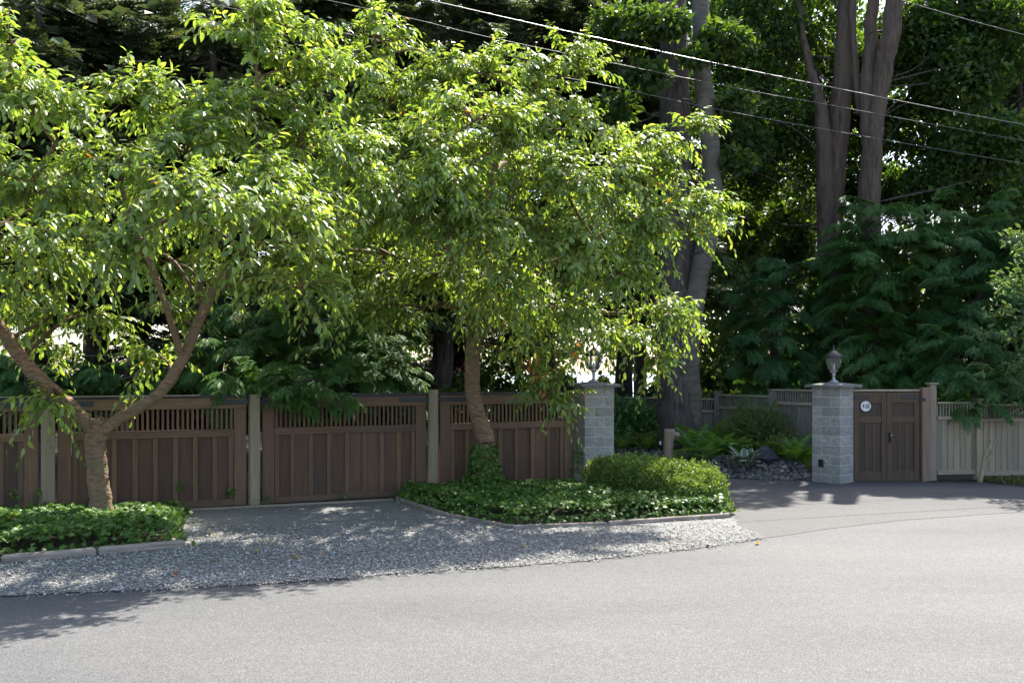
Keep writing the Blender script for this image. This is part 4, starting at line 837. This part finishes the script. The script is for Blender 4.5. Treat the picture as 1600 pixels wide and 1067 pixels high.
# cedars
def cedar(label, px, d, h_, clumps, n_, mat, size=(.22, .42), flat=1.0):
    b_ = (float(at(px, 600, d)[0]), d, -.05)
    t = trunk_tree('cedar_tree', label, b_, [[(b_[0], d, -.2, .2), (b_[0], d, h_ * .5, .13), (b_[0], d, h_, .03)]], MT['redbark'], group='cedars behind the fences', k=8)
    crown(t, b_, cpx(clumps), n_, SPRAY, mat, size, 'cedar', flat=flat, shell=.55, limb_from=lambda c: np.array((b_[0], d, min(max(c[2] + .2, .8), h_))))
    return t
cedar('bright green cedar hanging over the fence above the parking pad', 440, 19.4, 5.0, [(330, 580, 50, 18.6), (390, 550, 60, 18.8), (450, 560, 60, 18.4), (520, 560, 60, 18.6), (580, 560, 55, 18.8), (630, 580, 40, 19.2), (460, 480, 60, 19.4), (540, 480, 60, 19.6), (380, 480, 50, 19.4), (500, 604, 30, 17.1), (450, 600, 32, 17.0), (540, 614, 20, 17.1), (400, 588, 28, 17.0), (480, 622, 18, 16.9), (350, 595, 22, 16.8), (600, 500, 50, 20), (300, 560, 30, 19), (480, 400, 60, 20), (575, 595, 30, 18.2), (620, 605, 22, 18.8)], 24000, MT['cedar'], (.1, .21))
cedar('dark cedar low behind the fence at the left fork', 200, 19.5, 2.6, [(160, 590, 30, 19.3), (220, 580, 35, 19.3), (120, 595, 28, 19.2), (40, 590, 38, 19), (260, 590, 30, 19.2), (0, 560, 30, 19), (90, 600, 26, 19)], 6500, MT['cedarblue'], (.12, .24))
cedar('tall green cedar hedge tree between the giant trunk and the lantern', 1210, 26, 5.0, [(1170, 560, 50, 25.8), (1220, 530, 55, 25.6), (1180, 490, 50, 26), (1230, 450, 50, 26), (1270, 500, 50, 25.6), (1270, 570, 50, 25.6), (1200, 420, 35, 26.2), (1290, 420, 55, 26), (1150, 440, 26, 26.4), (1240, 590, 40, 25.3), (1320, 480, 50, 25.8), (1190, 600, 36, 25.6)], 25000, MT['cedarblue'], (.11, .24))
cedar('massive dark cedar above the double gate', 1370, 24.8, 5.4, [(1330, 360, 45, 25), (1380, 350, 55, 24.6), (1350, 420, 60, 24.4), (1420, 400, 60, 24.4), (1400, 470, 60, 24), (1340, 500, 55, 24), (1450, 460, 55, 24), (1370, 550, 50, 23.6), (1430, 540, 55, 23.6), (1350, 590, 36, 23), (1410, 590, 34, 23), (1460, 350, 45, 24.6), (1330, 330, 28, 25)], 27000, MT['cedar'], (.11, .24))
cedar('spreading cedar whose lower boughs droop over the right board fence', 1530, 23.2, 4.6, [(1500, 400, 55, 23.6), (1560, 420, 60, 23.2), (1500, 480, 50, 22.8), (1560, 500, 50, 22.6), (1600, 380, 55, 23.4), (1480, 560, 40, 22.2), (1530, 560, 45, 22), (1590, 560, 45, 21.8), (1500, 610, 28, 20.7), (1550, 600, 32, 20.6), (1515, 635, 16, 20.2), (1600, 610, 24, 20.6), (1640, 480, 70, 22.5), (1650, 580, 60, 21.5), (1550, 350, 45, 24)], 25000, MT['cedarblue'], (.11, .24))
# overhanging pale-leaved tree at the right edge
bP = (float(at(1700, 600, 20.2)[0]), 20.0, 0)
t = trunk_tree('dogwood_tree', 'light-leaved tree reaching in from the right edge over the fence', bP, [[(bP[0], 20, -.1, .13), (bP[0] - .1, 20, 1.8, .11), (bP[0] - .2, 19.9, 3.6, .07), (bP[0] - .4, 19.8, 5, .02)]], MT['greybark'], k=9)
crown(t, bP, cpx([(1590, 375, 25, 19.8), (1580, 440, 30, 19.8), (1560, 480, 22, 20), (1595, 520, 30, 19.6), (1540, 520, 16, 20), (1640, 400, 60, 20), (1680, 480, 80, 20), (1640, 560, 50, 19.6), (1600, 640, 12, 19.4), (1590, 580, 18, 19.6)]), 2600, CHERRY, MT['paleleaf'], (.09, .16), 'leaf', flat=.8, limb_from=np.array((bP[0] - .15, 19.95, 3.)))

# ------------------------------------------------------------------ planting bed right of the drive
def gz(x, y): return ground_z(x, y)
# small rocks that nobody would count, and larger ones by themselves
P2 = []
while len(P2) < 4200:
    x = rng.uniform(1.9, 6.25); e = drive_edge_y(x); y = e + rng.uniform(0, 1) ** 1.2 * 1.9 - .05
    P2.append((x, y))
P2 = np.array(P2); S = rng.lognormal(math.log(.038), .35, len(P2)).clip(.015, .09)
P3 = np.column_stack([P2, [gz(x, y) for x, y in P2]]); P3[:, 2] += S * .45
v, f = cloud(P3, sph(len(P3)) * (1, 1, .3), sph(len(P3)) * .4 + (0, 0, 1), S, *ICO)
tag(link('rock_mulch', np_mesh('rock_mulch', v, f, MT['rocks'])), 'dark river rocks packed along the driveway edge', 'rocks', kind='stuff')
def rock_obj(name, label, cat, loc, dims, mat, seed, sub=2, group=None):
    bm = bmesh.new(); bmesh.ops.create_icosphere(bm, subdivisions=sub, radius=1); r = random.Random(seed); ph = [r.uniform(0, 6) for _ in range(6)]
    for v_ in bm.verts:
        x, y, z = v_.co; k = 1 + .14 * math.sin(3 * x + ph[0]) + .12 * math.sin(4 * y + ph[1]) + .1 * math.sin(5 * z + ph[2]) + r.uniform(-.05, .05)
        v_.co = Vector((x * k * dims[0], y * k * dims[1], max(z * k, -.45) * dims[2]))
    me = bpy.data.meshes.new(name); bm.to_mesh(me); bm.free(); me.materials.append(mat)
    return tag(link(name, me, None, loc, (0, 0, r.uniform(0, 6))), label, cat, group)
c = at(1200, 715, 21.6); rock_obj('boulder', 'dark grey boulder beside the variegated hosta', 'boulder', (c[0], 21.7, gz(c[0], 21.7) + .1), (.3, .24, .21), MT['boulder'], 3)
for i, (px, y_, s_) in enumerate(((1085, 22.9, .1), (1108, 22.5, .12), (1066, 23.0, .09), (1030, 23.4, .1), (990, 23.9, .1), (1125, 22.1, .11), (1230, 21.3, .09), (1250, 21.2, .1))):
    x = (px - 800) / F * y_; lab = ['rounded pale rock left of the hosta', 'larger pale rock just left of the hosta', 'grey rock at the foot of the carved post', 'grey rock left of the carved post', 'grey rock nearest the left pillar in the planting bed', 'brownish rock touching the hosta', 'grey rock right of the boulder', 'grey rock beside the foot of the gate pillar'][i]
    rock_obj('rock', lab, 'rock', (x, y_, gz(x, y_) + .05), (s_ * 1.2, s_, s_ * .8), MT['rock'], 20 + i, 2)
# carved post with little lamp
c = at(1045, 700, 22.6); x = c[0]; z0 = gz(x, 22.6)
t = thing('driftwood_post', 'short pale weathered log post standing before the giant trunk', 'post', (x, 22.6, z0))
mb_ = MB(); zz = np.linspace(-.05, .93, 12); mb_.tube([(.02 * math.sin(z * 9), 0, z) for z in zz], [.125, .12, .115, .11, .118, .105, .11, .115, .11, .12, .125, .12], 12, .05); mb_.build('log', MT['post'], t, smooth=True)
mb_ = MB(); mb_.tube([(.08, 0, .82), (.19, 0, .8), (.24, 0, .8)], [.06, .06, .05], 8, .05); mb_.build('branch_stub', MT['post'], t)
box('keypad_box', (-.15, -.03, .62), (.05, .06, .11), MT['black'], t); mb_ = MB(); mb_.tube([(-.2, -.03, .58), (-.2, -.03, .66)], [.025, .02], 8); mb_.build('lamp_lens', MT['plate'], t)
# ferns
def frond_mesh():
    V, Fc = [], []; n_ = 15
    for i in range(n_):
        x = .08 + .92 * i / n_; z = .42 * x - .55 * x * x; L = .2 * math.sin(math.pi * min(x * .9 + .1, 1)) + .02
        for s in (1, -1):
            b0 = len(V); V += [(x - .022, 0, z), (x + .03, 0, z + .002), (x + .06, s * L, z - .05)]; Fc.append((b0, b0 + 1, b0 + 2))
    for i in range(6):
        x0, x1 = i / 6, (i + 1) / 6; z0, z1 = .42 * x0 - .55 * x0 ** 2, .42 * x1 - .55 * x1 ** 2; b0 = len(V)
        V += [(x0, .006, z0), (x0, -.006, z0), (x1, -.006, z1), (x1, .006, z1)]; Fc += [(b0, b0 + 1, b0 + 2), (b0, b0 + 2, b0 + 3)]
    return np_mesh('frond', V, Fc, MT['fern'])
FM = frond_mesh()
def fern(label, px, y_, size, nf, z0=None):
    x = (px - 800) / F * y_; t = thing('fern', label, 'fern', (x, y_, gz(x, y_)), rng.uniform(0, 6), 'ferns in the planting bed')
    for k in range(nf):
        s = size * rng.uniform(.75, 1.15); link('frond', FM, t, (0, 0, .03), (0, -rng.uniform(.15, 1.0), k * 2 * math.pi / nf * 1.0 + rng.uniform(-.2, .2)), (s, s, s))
for a in (('bright fern at the foot of the garden fence behind the others', 1110, 24.0, 1.15, 16), ('large bright fern just right of the giant trunk', 1085, 23.0, .95, 16), ('yellow-green fern with a sunlit frond left of the hosta', 1125, 22.6, .8, 14), ('low fern between the carved post and the big ferns', 1062, 22.7, .5, 10), ('dull fern in the shade left of the carved post', 1010, 24.2, .7, 12), ('small fern nearest the left pillar, in deep shade', 978, 24.6, .75, 12), ('bright fern beside the gate pillar', 1250, 22.0, .8, 14), ('low fern right of the boulder', 1228, 21.9, .6, 12)): fern(*a)
for a in (('arching fern between boulder and garden fence', 1190, 22.4, .85, 15), ('fern tucked behind the variegated hosta', 1148, 22.5, .75, 14), ('fern leaning over the rocks just left of the hosta', 1105, 22.3, .7, 13), ('broad fern against the left edge of the gate pillar', 1243, 21.6, .75, 14), ('fern at the right flank of the giant trunk, highest in the bed', 1100, 23.8, 1.15, 16)): fern(*a)
# hosta
x = (1163 - 800) / F * 21.4; t = thing('hosta', 'variegated hosta with cream-edged leaves at the driveway edge', 'hosta', (x, 21.35, gz(x, 21.35)))
HV = [(0, 0, 0), (.3, .13, .05), (.3, -.13, .05), (.7, .12, .02), (.7, -.12, .02), (1, 0, -.1), (.3, .2, .04), (.7, .19, .01), (.3, -.2, .04), (.7, -.19, .01)]
HF = [(0, 1, 2), (1, 3, 4), (1, 4, 2), (3, 5, 4), (0, 6, 1), (6, 7, 1), (7, 3, 1), (7, 5, 3), (0, 2, 8), (8, 2, 9), (9, 2, 4), (9, 4, 5)]
hm = np_mesh('leaf', HV, HF, None, mats=[MT['hosta'], MT['hostaedge']], midx=[0] * 4 + [1] * 8)
for k in range(34):
    s = rng.uniform(.3, .48); a = k * 2.4; link('leaf', hm, t, (.06 * math.cos(a), .06 * math.sin(a), rng.uniform(.04, .2)), (0, -rng.uniform(.0, 1.0), a), (s, s, s))
# broad-leaved plant
x = (1152 - 800) / F * 22.3; t = thing('rodgersia', 'plant with broad flat leaves above the hosta', 'plant', (x, 22.2, gz(x, 22.2)))
bmh = np_mesh('leaf', MAPLE[0], MAPLE[1], MT['fern'])
for k in range(12):
    a = k * 2.4; rr = rng.uniform(.08, .4); z = rng.uniform(.28, .5)
    link('leaf', bmh, t, (rr * math.cos(a), rr * math.sin(a), z), (0, rng.uniform(-.1, .35), a), (.3, .3, .3))
    mb_ = MB(); mb_.tube([(0, 0, 0), (rr * .5 * math.cos(a), rr * .5 * math.sin(a), z * .7), (rr * math.cos(a), rr * math.sin(a), z)], [.008, .006, .004], 4); mb_.build('stalk', MT['fern'], t)
def shrub(name, label, px, y_, rad_, hgt, n_, tmpl, mat, size, loose=.5, grp=None, z0=None):
    x = (px - 800) / F * y_; z = gz(x, y_) if z0 is None else z0; b_ = np.array((x, y_, z)); t = thing(name, label, 'shrub', tuple(b_), 0, grp)
    st = MB(); Ps, Ts = [], []; ns = 26
    for k in range(ns):
        u = sph(1)[0]; u[2] = abs(u[2]) * .9 + .25; e = b_ + u / np.linalg.norm(u) * (rad_, rad_, hgt) * rng.uniform(.55, 1.05)
        sp = smooth_path([(*b_, .012), (*((b_ + e) / 2 + rng.normal(0, .05, 3) + (0, 0, .08)), .008), (*e, .003)], 4); st.tube(sp[:, :3], sp[:, 3], 4)
        m_ = n_ // ns; w_ = rng.uniform(.35, 1, m_); q = b_ + (e - b_) * w_[:, None] + rng.normal(0, .09 * rad_ / .6 * loose * 2, (m_, 3)); Ps.append(q); Ts.append((e - b_) / np.linalg.norm(e - b_) + sph(m_) * .8)
    P, T = np.concatenate(Ps), np.concatenate(Ts); P[:, 2] = np.maximum(P[:, 2], z + .03)
    v, f = cloud(P, T, sph(len(P)) * .6 + (0, 0, .8), rng.uniform(size[0], size[1], len(P)), *tmpl)
    o = link('foliage', np_mesh('foliage', v - b_, f, mat), t); o['kind'] = 'stuff'; st.build('stems', MT['twig'], t, b_)
shrub('azalea', 'airy narrow-leaved shrub in front of the garden fence', 1190, 22.9, .9, 1.45, 7000, NARROW, MT['shrub'], (.09, .16), .55)
shrub('azalea', 'lower dark shrub at the gate pillar side of the planting bed', 1235, 22.6, .6, .85, 2200, NARROW, MT['shrub'], (.08, .14))
shrub('azalea', 'mounded shrub just behind the broad-leaved plant', 1150, 23.2, .6, .8, 2000, RHOMB, MT['bedplant'], (.06, .1))
shrub('azalea', 'reddish-green low shrub left of the carved post', 1015, 24.4, .55, .55, 1500, RHOMB, MT['bedplant'], (.06, .1))
shrub('laurel', 'dark laurel in deep shade right of the left block pillar', 975, 25.4, 1.1, 1.5, 2600, RHOMB, MT['cedarblue'], (.12, .2))
shrub('laurel', 'dark laurel behind the left block pillar', 1008, 26.4, .9, 1.3, 2200, RHOMB, MT['cedarblue'], (.12, .2))
shrub('azalea', 'green shrub right of the boulder against the gate pillar', 1218, 22.0, .5, .55, 1600, RHOMB, MT['bedplant'], (.05, .09))
# leaning driftwood and ground cover at right fence
c = at(1537, 742, 20.4); t = thing('leaning_branch', 'pale forked branch leaning on the right board fence', 'branch', (c[0] - .12, 20.2, 0))
mb_ = MB(); mb_.tube([(-.05, 0, 0), (.05, .05, .45), (.22, .1, .85)], [.05, .04, .015], 7, .1); mb_.build('branch', MT['post'], t, smooth=True)
mb_ = MB(); mb_.tube([(.03, .04, .35), (.2, .08, .55), (.33, .1, .9)], [.03, .02, .01], 6, .1); mb_.build('side_branch', MT['post'], t, smooth=True)
n_ = 5200; P = np.column_stack([rng.uniform(9.6, 14, n_), rng.uniform(18.3, 20.6, n_)]); P = P[P[:, 1] > 20.1 - (P[:, 0] - 9.6) * .9 + rng.normal(0, .12, n_)]
P = P[P[:, 1] < 20.55]
P3 = np.column_stack([P, rng.uniform(.01, .1, len(P)) ]); v, f = cloud(P3, sph(len(P3)) + (0, 0, .2), sph(len(P3)) * .6 + (0, 0, 1), rng.uniform(.04, .08, len(P3)), *RHOMB)
tag(link('ground_cover', np_mesh('ground_cover', v, f, MT['bedplant'])), 'patchy low ground cover in front of the right board fence', 'ground cover', kind='stuff')
# leaf litter along the forest edge
n_ = 2500; P3 = np.column_stack([rng.uniform(8.4, 13, n_), rng.normal(20.35, .18, n_), rng.uniform(.01, .02, n_)]); v, f = cloud(P3, sph(n_) * (1, 1, .1), sph(n_) * .2 + (0, 0, 1), rng.uniform(.02, .05, n_), *RHOMB)
tag(link('dry_litter', np_mesh('dry_litter', v, f, MT['core'])), 'dry leaf litter along the foot of the right fence', 'leaf litter', kind='stuff')

# ------------------------------------------------------------------ fallen leaves
fm = np_mesh('fallen_leaf', CHERRY[0], CHERRY[1], MT['yellowleaf'], True); fo = np_mesh('fallen_leaf_brown', CHERRY[0], CHERRY[1], MT['orangeleaf'], True)
for px, py, k, lab in ((326, 836, 0, 'yellow fallen leaf near the right edge of the left ivy bed'), (400, 864, 0, 'yellow fallen leaf in the middle of the gravel pad'), (467, 877, 0, 'yellow fallen leaf on gravel left of centre near the road'), (816, 856, 0, 'yellow fallen leaf on the gravel in front of the right ivy bed'), (1058, 841, 1, 'brown fallen leaf on the gravel before the box hedge'), (276, 898, 1, 'reddish fallen leaf on the gravel near the left road edge'), (1182, 852, 0, 'pale fallen leaf at the pointed end of the gravel'), (504, 868, 1, 'dark curled fallen leaf in the middle of the gravel'), (330, 880, 0, 'small yellow fallen leaf below the end of the timber edging')):
    x, y = gp(px, py); tag(link('fallen_leaf', fo if k else fm, None, (x, y, .045), (rng.uniform(-.3, .3), rng.uniform(-.3, .3), rng.uniform(0, 6)), (.14,) * 3), lab, 'leaf')

# ------------------------------------------------------------------ overhead cables
def cable(label, pts, r_, mat):
    P = np.array([at(px, py, np.interp(px, [0, 600, 1600, 2200], [17, 20, 24, 26])) for px, py in pts]); q = smooth_path(np.column_stack([P, np.full(len(P), r_)]), 8)
    a = P[0]; t = thing('overhead_cable', label, 'cable', tuple(a), 0, 'overhead cables'); mb_ = MB(); mb_.tube(q[:, :3], q[:, 3], 6); mb_.build('wire', mat, t, a)
    mb_ = MB(); 
    for i in range(2, len(q) - 1):
        if i % 2: continue
        d_ = nrm(q[i + 1, :3] - q[i, :3]); mb_.tube([q[i, :3], q[i, :3] + d_ * .09], [r_ * 1.7] * 2, 6)
    o = mb_.build('cable_clips', mat, t, a); o['kind'] = 'stuff'
cable('thickest pale overhead cable, uppermost of the three crossing the wood', [(200, -105), (440, -50), (667, 0), (866, 45), (1150, 106), (1400, 157), (1600, 195), (2000, 265)], .0105, MT['cable'])
cable('middle dull overhead cable of the three crossing the wood', [(200, -66), (618, 24), (784, 63), (1150, 138), (1299, 165), (1600, 220), (2000, 285)], .007, MT['cable_dark'])
cable('lowest overhead cable of the three crossing the wood', [(200, -22), (634, 73), (926, 130), (1150, 177), (1400, 222), (1600, 256), (2000, 322)], .0075, MT['cable_dark'])
cable('short overhead cable crossing the top right corner', [(1200, -62), (1405, 0), (1500, 28), (1600, 55), (2000, 160)], .009, MT['cable_dark'])
